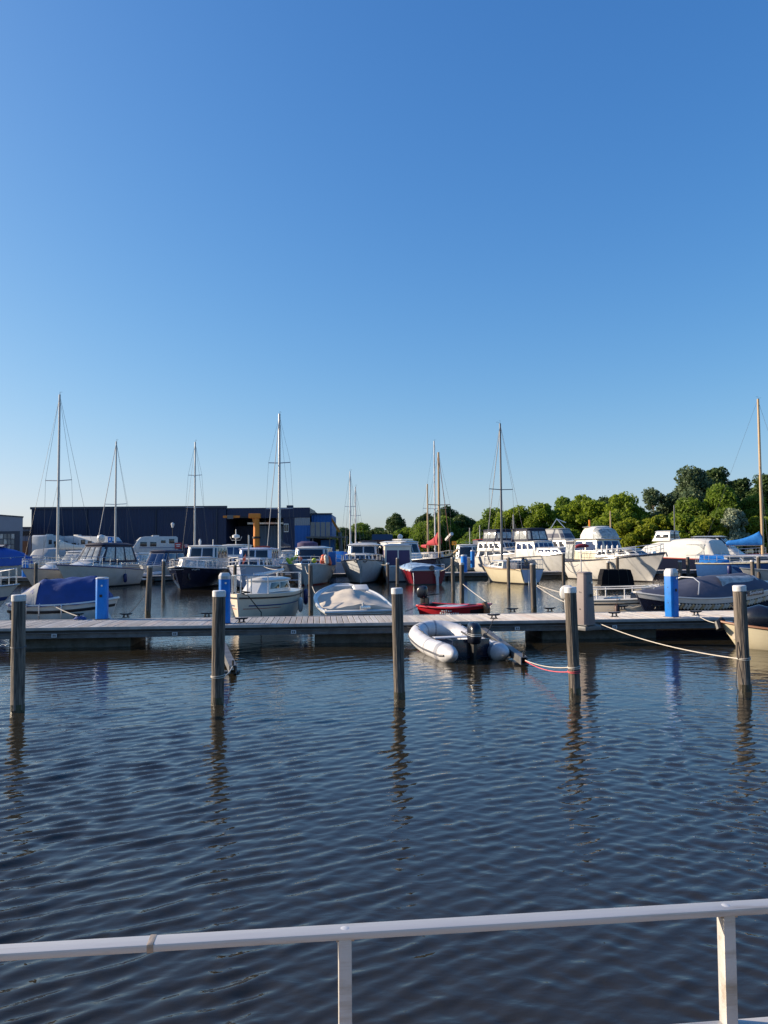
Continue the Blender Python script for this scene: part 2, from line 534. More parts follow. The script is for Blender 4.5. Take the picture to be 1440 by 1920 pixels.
def crown_mesh(name, kind, seed, m, H, Wd, base, leaves, size, droop=0.0, fill=0.55):
    rng = np.random.default_rng(seed)
    # lobes spread through the crown volume
    nl = {'round': 60, 'tall': 75, 'sparse': 34, 'shrub': 46, 'willow': 60}[kind]
    lob = []
    for i in range(nl):
        h = rng.random()
        if kind == 'tall':
            rad = (0.30 + 0.9 * math.sin(min(1, h * 1.12 + .08) * math.pi) ** 0.7) * 0.8
        elif kind == 'shrub':
            rad = math.sqrt(max(0, 1 - (h * .95) ** 2))
        else:
            rad = math.sqrt(max(0.05, 1 - (2 * h - 0.85) ** 2))
        a = rng.random() * 6.283
        rr = rad * Wd / 2 * (0.25 + 0.80 * rng.random() ** .6) * 0.86
        s = (0.07 + 0.17 * rng.random() ** 1.6) * min(Wd, H - base)
        if kind == 'sparse':
            s *= 0.65
        z = base + (H - base) * (0.10 + 0.80 * h)
        lob.append((math.cos(a) * rr, math.sin(a) * rr, z, s))
    lob.append((0, 0, H - .16 * (H - base), .15 * min(Wd, H - base)))
    lob = np.array(lob)
    w = lob[:, 3] ** 2
    pick = rng.choice(len(lob), leaves, p=w / w.sum())
    d = rng.normal(size=(leaves, 3))
    d /= np.linalg.norm(d, axis=1)[:, None]
    r = (fill + (1.12 - fill) * rng.random(leaves) ** .7)[:, None]
    sq = np.array([1, 1, 0.82])
    P = lob[pick, :3] + d * r * lob[pick, 3:4] * sq
    if droop:
        P[:, 2] -= droop * rng.random(leaves) ** 2 * (np.hypot(P[:, 0], P[:, 1]) / (Wd / 2))
    P[:, 2] = np.maximum(P[:, 2], 0.15 + .3 * rng.random(leaves))
    nrm = d * 0.7 + rng.normal(size=(leaves, 3)) * 0.7
    nrm /= np.linalg.norm(nrm, axis=1)[:, None]
    t = np.cross(nrm, rng.normal(size=(leaves, 3)))
    t /= np.linalg.norm(t, axis=1)[:, None]
    b = np.cross(nrm, t)
    s = size * (0.55 + 0.9 * rng.random(leaves))[:, None]
    if droop:
        t = t * .4 + np.array([0, 0, -1.0])
        t /= np.linalg.norm(t, axis=1)[:, None]
    asp = 0.55
    Vv = np.stack([P - t * s, P + b * s * asp, P + t * s, P - b * s * asp + nrm * s * .25], axis=1).reshape(-1, 3)
    q = np.arange(leaves * 4).reshape(-1, 4)
    return np_mesh(name, Vv, q, m), lob
def trunk_mesh(H, Wd, base, lob, seed, thick):
    rng = random.Random(seed)
    mb = MB()
    top = base + (H - base) * .72
    pts = [Vector((0, 0, -0.6))]
    for i in range(1, 7):
        pts.append(Vector((rng.uniform(-.12, .12) * i / 4, rng.uniform(-.12, .12) * i / 4, top * i / 6)))
    mb.tube(pts, [thick * (1.25 - .17 * i) for i in range(7)], 8)
    order = sorted(range(len(lob)), key=lambda i: -lob[i][3])[:14]
    for i in order:
        e = Vector(lob[i][:3])
        z0 = max(base * .55, min(top * .95, e.z - (0.3 + .5 * rng.random()) * math.hypot(e.x, e.y) - .4))
        k = z0 / top * 6
        a = pts[int(min(5, k))].lerp(pts[int(min(5, k)) + 1], min(1, k - int(min(5, k))))
        mid = a.lerp(e, .5) + Vector((rng.uniform(-.2, .2), rng.uniform(-.2, .2), .15))
        mb.tube([a, mid, e], [thick * .55, thick * .36, thick * .12], 5)
    return mb
TREEP = {}
def tree_proto(key, kind, leafkey, seed, H, Wd, base, leaves, size, thick, droop=0, fill=.42):
    cm, lob = crown_mesh('crown_' + key, kind, seed, LEAF[leafkey], H, Wd, base, leaves, size, droop, fill)
    tb = trunk_mesh(H, Wd, base, lob, seed, thick)
    o = tb.build('trunk_' + key, M['bark'])
    tm = o.data
    bpy.data.objects.remove(o)
    TREEP[key] = (cm, tm, H, Wd)
tree_proto('round_lime', 'round', 'lime', 1, 9, 8, 1.6, 15750, 0.228, .22)
tree_proto('round_lime2', 'round', 'lime', 2, 9, 8.5, 1.4, 15750, 0.228, .22)
tree_proto('round_mid', 'round', 'mid', 3, 9, 8, 1.6, 15750, 0.228, .22)
tree_proto('round_dark', 'round', 'dark', 4, 9, 8, 1.8, 15750, 0.228, .24)
tree_proto('tall_grey', 'tall', 'grey', 5, 15, 9.5, 2.5, 24500, 0.243, .34, fill=.5)
tree_proto('tall_dark', 'tall', 'dark', 6, 15, 9, 2.5, 22750, 0.243, .34, fill=.5)
tree_proto('sparse', 'sparse', 'grey', 7, 11, 7.5, 3.0, 4940, 0.222, .20, fill=.35)
tree_proto('shrub_yellow', 'shrub', 'yellow', 8, 5, 6, .2, 12250, 0.182, .10)
tree_proto('shrub_lime', 'shrub', 'lime', 9, 5, 6, .2, 12250, 0.182, .10)
tree_proto('shrub_mid', 'shrub', 'mid', 10, 5, 6, .2, 11375, 0.198, .10)
tree_proto('silver', 'shrub', 'silver', 11, 5, 4.5, .3, 11375, 0.167, .10)
tree_proto('willow', 'willow', 'mid', 12, 10, 9, 1.0, 19250, 0.228, .26, droop=2.2)
def tree(key, px, top, Y, width_px, label, group='trees on the far bank', gz=1.0):
    cm, tm, H, Wd = TREEP[key]
    shrub = key.startswith('shrub') or key == 'silver'
    p = XY(px, Y, gz)
    h = V(px, top, Y).z - gz
    wd = width_px * 1.16 * Y / F_PX
    o = thing('shrub' if shrub else 'tree', label, 'shrub' if shrub else 'tree', p, random.uniform(0, 360), group)
    o.scale = (wd / Wd, wd / Wd, h / H)
    link('trunk', tm, o)
    link('crown', cm, o)
    return o
# right-hand bank, from the gap beside the ketch to the right edge of the picture
T = tree
T('round_mid', 925, 958, 150, 62, 'mid green tree at the left end of the right bank row')
T('round_lime', 968, 950, 142, 74, 'yellowish green round tree behind the cream sailboat mast')
T('round_lime2', 1018, 944, 140, 74, 'lime green round tree behind the navy flybridge canopy of the white cruiser')
T('round_mid', 1058, 938, 150, 60, 'mid green tree between two lime trees, above the grey wheelhouse rail')
T('round_lime', 1098, 930, 138, 88, 'broad lime green round tree above the orange tug mast')
T('round_dark', 1132, 934, 160, 60, 'darker round tree showing between two lime trees')
T('round_lime2', 1163, 926, 134, 96, 'wide lime green tree right of the wooden tug mast')
T('sparse', 1226, 915, 138, 78, 'thin see-through tree left of the tall grey-green poplar', 'tall trees on the right bank')
T('sparse', 1250, 950, 142, 55, 'lower thin tree with sky between its leaves beside the tall poplar', 'tall trees on the right bank')
T('tall_grey', 1302, 872, 138, 92, 'tallest grey-green poplar standing above the right bank', 'tall trees on the right bank')
T('tall_dark', 1347, 872, 146, 82, 'tall dark poplar just right of the tallest one', 'tall trees on the right bank')
T('tall_dark', 1392, 893, 144, 74, 'dark tall tree left of the wooden mast', 'tall trees on the right bank')
T('tall_dark', 1440, 884, 140, 92, 'dark tall tree cut by the right edge behind the wooden mast', 'tall trees on the right bank')
T('tall_dark', 1500, 880, 142, 90, 'dark tall tree just outside the right edge', 'tall trees on the right bank')
T('round_mid', 1352, 916, 128, 84, 'fresh green tree in front of the dark poplars')
T('round_mid', 1292, 940, 130, 76, 'green tree at the foot of the tallest poplar')
T('round_mid', 1416, 935, 127, 72, 'green tree behind the blue sail cover')
for i, (k, px, top, Y, wpx, lb) in enumerate((
        ('shrub_mid', 905, 985, 146, 56, 'mid green shrub above the far pink-topped boat'),
        ('shrub_lime', 985, 988, 132, 70, 'lime shrub behind the navy canopied flybridge yacht'),
        ('shrub_lime', 1050, 985, 130, 70, 'lime shrub behind the grey-railed wheelhouse'),
        ('shrub_mid', 1120, 985, 130, 70, 'green shrub behind the orange tug'),
        ('shrub_yellow', 1190, 972, 124, 84, 'yellow-green shrub behind the clear flybridge screen'),
        ('shrub_yellow', 1240, 966, 122, 76, 'yellow-green shrub under the thin see-through tree'),
        ('shrub_lime', 1288, 960, 120, 84, 'lime shrub above the white canvas covered boat'),
        ('shrub_yellow', 1330, 968, 118, 70, 'yellow-green shrub left of the silver-leaved bush'),
        ('silver', 1376, 952, 117, 58, 'silver-leaved bush left of the blue sail cover'),
        ('shrub_yellow', 1420, 970, 118, 76, 'yellow-green shrub behind the mast foot at the right edge'),
        ('shrub_lime', 1475, 955, 119, 80, 'lime shrub just outside the right edge'))):
    T(k, px, top, Y, wpx, lb, 'shrubs along the right bank')
# middle group and far hedge
T('round_dark', 742, 964, 185, 40, 'lone dark round tree left of the ketch masts', 'trees in the middle distance', 1.2)
T('round_dark', 800, 964, 175, 46, 'dark tree top showing left of the wooden ketch mast', 'trees in the middle distance', 1.2)
T('round_dark', 838, 950, 170, 52, 'dark tree behind the wooden ketch mast', 'trees in the middle distance', 1.2)
T('willow', 800, 975, 156, 60, 'drooping light green willow behind the ketch masts', 'trees in the middle distance', 1.2)
T('willow', 833, 966, 158, 56, 'drooping green willow just right of the ketch masts', 'trees in the middle distance', 1.2)
T('round_dark', 866, 966, 160, 50, 'dark round tree right of the ketch masts', 'trees in the middle distance', 1.2)
T('round_dark', 888, 976, 172, 32, 'small dark tree at the right end of the middle group', 'trees in the middle distance', 1.2)
T('shrub_mid', 760, 992, 160, 56, 'green shrub at the foot of the lone round tree', 'shrubs in the middle distance', 1.2)
T('shrub_lime', 735, 1000, 158, 40, 'lime shrub above the beige deckhouse', 'shrubs in the middle distance', 1.2)
T('shrub_mid', 880, 1000, 152, 50, 'mid green shrub behind the yellow rack', 'shrubs in the middle distance', 1.2)
T('round_dark', 640, 990, 230, 52, 'dark far tree right of the leaning orange crane arm', 'far trees on the horizon', 1.2)
T('round_mid', 676, 984, 235, 64, 'green far tree behind the pair of thin grey masts', 'far trees on the horizon', 1.2)
T('round_dark', 708, 990, 230, 50, 'dark far tree left of the lone round tree', 'far trees on the horizon', 1.2)
for i in range(9):
    T('round_mid' if i % 2 else 'round_dark', 610 + i * 34, 1001 + (i * 7 % 5), 300, 52, ('first', 'second', 'third', 'fourth', 'fifth', 'sixth', 'seventh', 'eighth', 'ninth')[i] + ' far tree from the left in the low hedge line on the horizon', 'hedge line trees on the horizon', 1.2)

# ---------------------------------------------------------------- buildings on the quay
QZ = 1.5
M['cladnavy'] = mat('navy_cladding', (0.009, 0.022, 0.066), 0.5, .1, var=0.14, scale=.5)
M['cladblue'] = mat('blue_cladding', (0.015, 0.12, 0.38), 0.5, .2, var=0.1, scale=.5)
M['cladpale'] = mat('pale_blue_cladding', (0.14, 0.22, 0.32), 0.5, .2, var=0.1, scale=.5)
M['cladgrey'] = mat('grey_blue_cladding', (0.20, 0.225, 0.28), 0.55, .1, var=0.08, scale=.5)
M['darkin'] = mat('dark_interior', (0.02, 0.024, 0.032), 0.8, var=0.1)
M['trim'] = mat('roof_flashing', (0.035, 0.045, 0.07), 0.45, .4, var=0.1)
M['glassbldg'] = mat('building_glass', (0.05, 0.10, 0.14), 0.08, var=0.3, scale=.6, spec=.8)
def ribbed(x0, x1, z0, z1, y, depth=0.05, pitch=0.5):
    mb = MB()
    xs = []
    x = x0
    i = 0
    while x < x1 - 1e-6:
        xs += [(x, y), (min(x + pitch * .55, x1), y), (min(x + pitch * .65, x1), y - depth), (min(x + pitch * .9, x1), y - depth)]
        x += pitch
    xs.append((x1, y))
    mb.grid([[(a, b, z0) for a, b in xs], [(a, b, z1) for a, b in xs]])
    return mb
def hall(root, x0, x1, y0, y1, z0, z1, m, name='wall'):
    o = ribbed(x0, x1, z0, z1, y0).build(name, m, root, smooth=0)
    s = MB()
    s.box(((x0 + x1) / 2, (y0 + y1) / 2 + .04, (z0 + z1) / 2), (x1 - x0 - .06, y1 - y0 - .02, z1 - z0 - .02))
    s.build('side_wall', m, root, smooth=0)
    return o
YB = 118.0
def bx(px):
    return XY(px, YB).x
zt = V(250, 953, YB).z
wh = thing('warehouse', 'long navy blue flat-roofed warehouse behind the moored boats', 'warehouse', (0, 0, QZ))
hall(wh, bx(58), bx(424), YB, YB + 34, 0, zt - QZ, M['cladnavy'])
MB().box(((bx(58) + bx(424)) / 2, YB - .06, zt - QZ + .1), (bx(424) - bx(58) + .3, .26, .36)).build('roof_flashing', M['trim'], wh)
for px in (58, 160, 290, 404):
    MB().box((bx(px) + .2, YB - .1, (zt - QZ) / 2), (.14, .12, zt - QZ)).build('downpipe', M['trim'], wh)
# workshop hall with the open crane bay
ws = thing('workshop_hall', 'navy workshop hall with open crane bay and pale blue doors', 'workshop', (0, 0, QZ))
x0, x1 = bx(425), bx(581)
hz = zt - QZ - .05
MB().box(((x0 + x1) / 2, YB + 22, hz / 2), (x1 - x0, 26, hz - .5)).build('back_wall', M['darkin'], ws, smooth=0)
ribbed(x0, x1, hz - 1.55, hz, YB + .2).build('roof_fascia', M['cladnavy'], ws, smooth=0)
MB().box(((x0 + x1) / 2, YB + 5.2, hz - .75), (x1 - x0 - .1, 9.8, 1.4)).build('canopy_roof', M['trim'], ws, smooth=0)
ribbed(bx(466), bx(530), 0, hz - 2.6, YB + 6).build('sliding_door', M['cladpale'], ws, smooth=0)
ribbed(bx(425), bx(466), 0, hz - 2.6, YB + 6.5).build('sliding_door', M['cladnavy'], ws, smooth=0)
hall(ws, bx(531), bx(552), YB + .3, YB + 9, 0, hz - 1.56, M['cladnavy'], 'side_bay_wall')
hall(ws, bx(552), bx(581), YB + .3, YB + 9, .9, V(560, 985, YB).z - QZ, M['cladblue'], 'blue_wall')
ribbed(bx(552), bx(581), V(560, 985, YB).z - QZ + .01, hz - 1.56, YB + .28, pitch=.3).build('louvre_band', mat('louvre_grey', (.28, .30, .33), .5, .3), ws, smooth=0)
wq = [(bx(532), YB + .22, 3.6), (bx(541), YB + .22, 3.6), (bx(541), YB + .22, 4.9), (bx(532), YB + .22, 4.9)]
wf = MB().slab(wq, -.02, .06).build('window_frame', M['frame'], ws)
for k in range(2):
    a = bx(532.6 + 4.2 * k)
    MB().slab([(a, YB + .15, 3.75), (a + .28, YB + .15, 3.75), (a + .28, YB + .15, 4.75), (a, YB + .15, 4.75)], 0, .05).build('pane', M['glass'], wf)
MB().box((bx(497), YB + 5.6, hz - 2.2), (bx(530) - bx(440), .3, .3)).build('crane_rail', M['steel'], ws)
ac = MB().box((bx(538), YB + 4, hz + .25), (1.0, 1.0, .6)).build('roof_vent', M['trim'], ws, bevel=.05)
# blue glass-fronted annex
an = thing('office_annex', 'bright blue annex with glass balcony above a dark opening', 'building', (0, 0, QZ))
x0, x1 = bx(582), bx(620)
za, zb = V(600, 1006, YB).z - QZ, V(600, 963, YB).z - QZ
hall(an, x0, x1, YB + 2, YB + 14, za, zb, M['cladblue'])
MB().box(((x0 + x1) / 2, YB + 1.9, zb + .06), (x1 - x0 + .3, .5, .18)).build('roof_flashing', M['trim'], an)
MB().box(((x0 + x1) / 2 + 1.0, YB + .6, za - .12), (x1 - x0 + 3.2, 3.2, .24)).build('balcony_slab', M['concrete'], an)
for k in range(4):
    a = x0 + .1 + (x1 - x0) * k / 4
    b = x0 + (x1 - x0) * (k + 1) / 4
    MB().slab([(a, YB - .8, za + .02), (b, YB - .8, za + .02), (b, YB - .8, za + (zb - za) * .62), (a, YB - .8, za + (zb - za) * .62)], 0, .04).build('glass_pane', M['glassbldg'], an)
MB().box(((x0 + x1) / 2, YB + 8, za / 2 - .15), (x1 - x0, 10, za - .3)).build('ground_floor', M['darkin'], an)
MB().box((bx(612), YB + 2.7, za * .42), (bx(626) - bx(600), .3, za * .8)).build('blue_door', M['cladblue'], an)
for k in range(3):
    MB().cyl((x0 + .4 + k * 2.6, YB - .6, 0), (x0 + .4 + k * 2.6, YB - .6, za - .24), .1).build('column', M['galv'], an)
# grey building at the left edge, and the link behind it
gb = thing('grey_building', 'grey-blue building with large paned window at the left edge', 'building', (0, 0, QZ))
yg = 106.0
g1 = XY(42, yg).x
gz = V(20, 967, yg).z - QZ
rr = MB()
gk = g1 * (yg + 9) / yg - .4
rr.loft([[(g1 - 16, yg, 0), (g1, yg, 0), (gk, yg + 9, 0), (gk - 16, yg + 9, 0)], [(g1 - 16, yg, gz + 1.1), (g1, yg, gz - .25), (gk, yg + 9, gz - .25), (gk - 16, yg + 9, gz + 1.1)]])
rr.build('wall', M['cladgrey'], gb, smooth=0)
MB().slab([(g1 - 16.1, yg - .12, gz + 1.12), (g1 + .15, yg - .12, gz - .24), (gk + .15, yg + 9.1, gz - .24), (gk - 16.1, yg + 9.1, gz + 1.12)], 0, .14).build('roof', M['trim'], gb)
wfr = MB().box((XY(11, yg).x, yg - .03, 1.9), (2.4 + XY(24, yg).x - XY(6, yg).x, .08, 3.6)).build('window_frame', M['trim'], gb)
for i in range(5):
    for j in range(3):
        a = XY(-4, yg).x + i * .52
        MB().box((a, yg - .08, 1.5 + j * .75), (.42, .05, .66)).build('pane', M['glassbldg'] if (i + j) % 3 else M['clear'], wfr)
lk = thing('low_link_building', 'low flat-roofed building between the grey building and the warehouse', 'building', (0, 0, QZ))
hall(lk, XY(36, 125).x, XY(60, 125).x, 125, 132, 0, V(50, 990, 125).z - QZ, M['cladgrey'])
MB().box((XY(48, 125).x, 124.85, V(50, 990, 125).z - QZ + .05), (2.6, .5, .25)).build('roof_edge', M['trim'], lk)
MB().box((XY(47, 125).x, 124.9, 1.3), (.9, .1, 2.6)).build('door', M['teak'], lk)
MB().box((XY(50, 125).x, 124.9, V(50, 1000, 125).z - QZ), (1.6, .1, .7)).build('window', M['glass'], lk)
# orange slewing crane in the bay, and the knuckle arm behind the annex
cr = thing('slewing_crane', 'orange slewing jib crane standing in the workshop bay', 'crane', (bx(487), YB - 3, QZ))
c0 = V(487, 966, YB - 3).z - QZ
MB().cyl((0, 0, 0), (0, 0, c0), .52, .42, 16).build('column', M['craneorange'], cr)
MB().box((-.25, 0, c0 - .1), (1.7, .9, .7)).build('head', M['craneorange'], cr, bevel=.06)
MB().loft([[(-.3, -.25, c0 - .1), (-.3, .25, c0 - .1), (-.3, .25, c0 - 2.0), (-.3, -.25, c0 - 2.0)], [(-.85, -.2, c0 + .2), (-.85, .2, c0 + .2), (-.62, .2, c0 - .5), (-.62, -.2, c0 - .5)]]).build('brace', M['craneorange'], cr)
MB().box((-3.75, 0, c0 - .2), (2.5, .3, .34)).build('jib', M['craneorange'], cr)
MB().box((-1.75, 0, c0 - .28), (1.5, .2, .2)).build('jib_link', M['iron'], cr)
MB().box((-3.9, 0, c0 - .25), (.9, .5, .55)).build('hoist', M['galv'], cr)
MB().cyl((0, 0, 2.6), (0, 0, 2.9), .62, .62, 16).build('collar', M['iron'], cr)
kc = thing('knuckle_crane', 'slender orange crane arm leaning down beside the blue annex', 'crane', (XY(640, 121).x, 121, QZ))
a = V(621, 972, 121) - Vector(kc.location)
b = V(637, 998, 121) - Vector(kc.location)
MB().tube([a, b], [.22, .26], 4).build('boom', M['craneorange'], kc)
MB().tube([b, (0, 0, 0)], [.3, .36], 6).build('post', M['galv'], kc)
MB().tube([a, a + Vector((-.2, 0, -1.4))], .12, 4).build('jib_tip', M['fend_w'], kc)
# street lamp and notice boards on the quay
lp = thing('lamp_post', 'thin dark lamp post with white conical head behind the motorhome', 'street lamp', (XY(323.5, 106).x, 106, QZ))
lz = V(323, 988, 106).z - QZ
MB().cyl((0, 0, 0), (0, 0, lz), .07, .05, 8).build('pole', M['iron'], lp)
MB().tube([(0, 0, lz - .1), (0, 0, lz + .45), (0, 0, lz + .62)], [.12, .26, .05], 12).build('lamp_head', M['fend_w'], lp)
for px, pz, wd, hh, lb in ((334, 1023, .9, .8, 'red notice board right of the white motorhome'), (349, 1024, .62, .45, 'smaller red notice board beside the dark boat mast')):
    y = 104
    s = thing('notice_board', lb, 'sign', (XY(px, y).x, y, QZ), 0, 'red boards on the quay')
    z = V(px, pz, y).z - QZ
    MB().box((0, 0, z), (wd, .05, hh)).build('panel', M['sign_r'], s)
    for k in (-1, 1):
        MB().box((k * wd * .42, .04, z / 2), (.05, .05, z)).build('post', M['galv'], s)
    for k in range(2):
        MB().box((0, -.03, z + .14 - .22 * k), (wd * (.7 - .2 * k), .012, .09)).build('pale_band', M['letter'], s)
# motorhomes
def motorhome(px, Y, L, head, zt_px, label):
    g = QZ
    o = thing('motorhome', label, 'motorhome', (XY(px, Y).x, Y, g), head, 'motorhomes on the quay')
    Ht = V(px, zt_px, Y).z - g
    wdt = 2.2
    prof = [(-L / 2, .45), (L / 2 - .1, .45), (L / 2, .75), (L / 2 - .05, 1.15), (L / 2 - .45, 1.35), (L / 2 - 1.0, Ht * .80), (L / 2 - 1.45, Ht * .96), (L / 2 - 2.0, Ht), (-L / 2 + .2, Ht), (-L / 2, Ht - .15)]
    MB().loft([[(x, -wdt / 2, z) for x, z in prof], [(x, wdt / 2, z) for x, z in prof]]).build('body', M['greyhull'], o, bevel=.06)
    a, b = Vector((L / 2 - .45, 0, 1.35)), Vector((L / 2 - 1.0, 0, Ht * .80))
    n = Vector((.85, 0, .5)) * .02
    MB().slab([a.lerp(b, .08) + n + Vector((0, -wdt * .44, 0)), a.lerp(b, .08) + n + Vector((0, wdt * .44, 0)), a.lerp(b, .9) + n + Vector((0, wdt * .42, 0)), a.lerp(b, .9) + n + Vector((0, -wdt * .42, 0))], -.02, .03).build('windscreen', M['glassblue'], o)
    for s in (-1, 1):
        for x, z, ww, hh in ((L / 2 - 1.75, 1.75, .85, .6), (L / 2 - 3.0, 1.75, .8, .6), (-L / 2 + 1.9, 2.1, .6, .35), (-L / 2 + .8, 2.15, .7, .6)):
            MB().box((x, s * (wdt / 2 + .01), z), (ww, .05, hh)).build('window', M['glass'], o, bevel=.015)
        MB().box((-.4, s * (wdt / 2 + .008), 1.28), (L * .75, .02, .07)).build('side_stripe', M['bluestripe'], o)
        MB().box((L / 2 - .12, s * (wdt / 2 - .3), 1.0), (.2, .35, .18)).build('headlight', M['clear'], o, bevel=.02)
        for x in (L / 2 - 1.0, -L / 2 + 1.5):
            wl = MB().cyl((x, s * (wdt / 2 - .12), .36), (x, s * (wdt / 2 + .03), .36), .36, n=16).build('wheel', M['black'], o)
            MB().cyl((x, s * (wdt / 2 - .02), .36), (x, s * (wdt / 2 + .05), .36), .2, n=12).build('rim', M['steel'], wl)
    MB().box((-.3, 0, Ht + .08), (.9, .6, .18)).build('roof_hatch', M['white2'], o, bevel=.03)
    return o
motorhome(287, 104, 6.2, 203, 1006, 'white motorhome standing alone in front of the navy warehouse')
motorhome(193, 105, 6.4, 340, 1006, 'white motorhome behind the cruiser with the navy canopy')
motorhome(148, 108, 6.4, 335, 1005, 'white motorhome just right of the tallest left mast')
motorhome(95, 106, 5.2, 80, 1004, 'boxy grey-white motorhome seen from behind left of the tall mast')
# ---------------------------------------------------------------- viewer's deck and railing
dk = struct(MB().box((0, -1.2, .68), (9, 5.0, .3)).build('viewing_deck', mat('deck_boards', (.36, .26, .17), .8, var=.25, scale=3)))
ZR = 1.60
def rail_line():
    A, B = G(0, 1788.5, ZR), G(1440, 1701, ZR)
    C, D = G(0, 1770, ZR), G(1440, 1683.5, ZR)
    return A, B, C, D
A_, B_, C_, D_ = rail_line()
ru = (B_ - A_).normalized()
rn = Vector((-ru.y, ru.x, 0))
rw = ((C_ - A_).dot(rn) + (D_ - A_).dot(rn)) / 2
mid = G(720, 1740, ZR)
rh = ZR - V(720, 1754.5, mid.y).z
print('RAIL', A_, B_, 'w', rw, 'h', rh)
rl = thing('metal_railing', 'brushed metal railing in front of the viewer, nearest thing', 'railing', (A_ + ru * ((B_ - A_).length / 2)).xy.to_3d() + Vector((0, 0, .83)), math.degrees(math.atan2(ru.y, ru.x)))
LR = (B_ - A_).length
zl = ZR - .83
# local: x along the rail, y away from the viewer, top face at zl
MB().box((0, rw / 2, zl - rh / 2), (LR + 3.0, rw, rh)).build('top_rail', M['alu'], rl, bevel=.0035)
def rail_x(px, py):
    p = G(px, py, ZR)
    return (p - A_).dot(ru) - LR / 2
lowz = V(1440, 1903, (B_ + rn * rw).y).z - .83
pw = .026
px_posts = [rail_x(1371, 1706), rail_x(647, 1745)]
sp = px_posts[0] - px_posts[1]
for x in px_posts + [px_posts[1] - sp, px_posts[0] + sp]:
    MB().box((x, rw * .5, (zl - rh) / 2), (pw, pw * 1.15, zl - rh)).build('rail_post', M['alu'], rl, bevel=.003)
    for s in (-1, 1):
        MB().box((x + s * (pw / 2 + .002), rw * .5, zl - rh - .002), (.006, pw * 1.1, .005)).build('weld_bead', M['weld'], rl)
    MB().tube([(x, rw * .5, zl - .001), (x, rw * .5, zl + .0003)], [rw * .28, rw * .2], 18).build('weld_spot', M['ped_cap'], rl)
xs = [px_posts[1] - sp, px_posts[1], px_posts[0], px_posts[0] + sp]
for a, b in zip(xs[:-1], xs[1:]):
    MB().box(((a + b) / 2, rw * .5, lowz - rh / 2), (b - a - pw, pw * 1.05, rh)).build('lower_rail', M['alu'], rl, bevel=.003)
xj = rail_x(281, 1772)
MB().box((xj, rw / 2, zl - rh / 2), (.013, rw + .0016, rh + .0016)).build('rail_joint', M['weld'], rl, bevel=.002)

# ---------------------------------------------------------------- near floating dock
DA = math.atan(0.083)
du = Vector((math.cos(DA), math.sin(DA), 0))
dn = Vector((-du.y, du.x, 0))
DORG = Vector((0, 19.25, 0))
DW = 2.25
DZ = 0.52
def dl(x, y):
    "local dock coordinates of a world point"
    d = Vector((x, y, 0)) - DORG
    return d.dot(du), d.dot(dn)
def dock(name, label, org, ang, x0, x1, W, floats, plates, pitch=.152, plank_range=None):
    o = thing(name, label, 'dock', org, math.degrees(ang))
    pm = []
    for k, m in enumerate(('plank', 'plank_b', 'plank_c')):
        hw = (pitch - .022) / 2
        prof = [(-hw, -.02), (hw, -.02), (hw, .016), (hw - .004, .02)]
        for gx in (.5, 0, -.5):
            prof += [(gx * hw + .006, .02), (gx * hw + .004, .013), (gx * hw - .004, .013), (gx * hw - .006, .02)]
        prof += [(-hw + .004, .02), (-hw, .016)]
        q = MB().loft([[(a, -(W - .16) / 2, b) for a, b in prof], [(a, (W - .16) / 2, b) for a, b in prof]]).build('plank', M[m], o, smooth=0)
        pm.append(q.data)
        bpy.data.objects.remove(q)
    pr = plank_range or (x0, x1)
    x = pr[0] + pitch / 2
    while x < pr[1]:
        k = random.choices((0, 1, 2), (.55, .12, .33))[0]
        q = link('plank', pm[k], o)
        q.location = (x, W / 2, DZ - .022 + random.uniform(-.004, .004))
        q.rotation_euler = (random.uniform(-.002, .002), random.uniform(-.012, .012), random.uniform(-.004, .004))
        x += pitch
    L = x1 - x0
    c = (x0 + x1) / 2
    for s, y in (('front', .04), ('back', W - .04)):
        MB().box((c, y, DZ - .03), (L, .08, .075)).build('edge_board', M['kerb'], o, bevel=.008)
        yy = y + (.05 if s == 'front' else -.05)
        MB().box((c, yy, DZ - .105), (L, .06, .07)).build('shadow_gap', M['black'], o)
        b = MB()
        yf = y - (.015 if s == 'front' else -.015)
        b.box((c, yf + (.05 if s == 'front' else -.05), DZ - .185), (L, .03, .125))
        b.box((c, yf, DZ - .13), (L, .075, .016))
        b.box((c, yf, DZ - .245), (L, .075, .016))
        b.build('side_beam', M['galv'], o)
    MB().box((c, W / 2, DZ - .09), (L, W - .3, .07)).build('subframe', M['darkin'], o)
    for a, b in floats:
        MB().box(((a + b) / 2, W / 2 + .1, -.1), (b - a, W - .55, .75)).build('float', M['concrete'], o, bevel=.03)
    for a in plates:
        p = MB().box((a, -.022, DZ - .185), (.125, .008, .085)).build('number_plate', M['ped_cap'], o)
        MB().box((a - .02, -.028, DZ - .185), (.022, .004, .05)).build('plate_mark', M['iron'], p)
        MB().box((a + .022, -.028, DZ - .185), (.022, .004, .05)).build('plate_mark', M['iron'], p)
    return o
def px2l(px, py, z):
    p = G(px, py, z)
    return dl(p.x, p.y)[0]
fl = [(px2l(44, 1200, .1), px2l(254, 1200, .1)), (px2l(590, 1195, .1), px2l(746, 1195, .1)), (px2l(1012, 1190, .1), px2l(1238, 1190, .1)), (11.5, 14)]
D1 = dock('floating_dock', 'near floating dock with pale plank deck crossing the picture', DORG, DA, -15, 15, DW, fl,
          [px2l(p, 1182, .35) for p in (129, 337, 551, 982, 1182)])

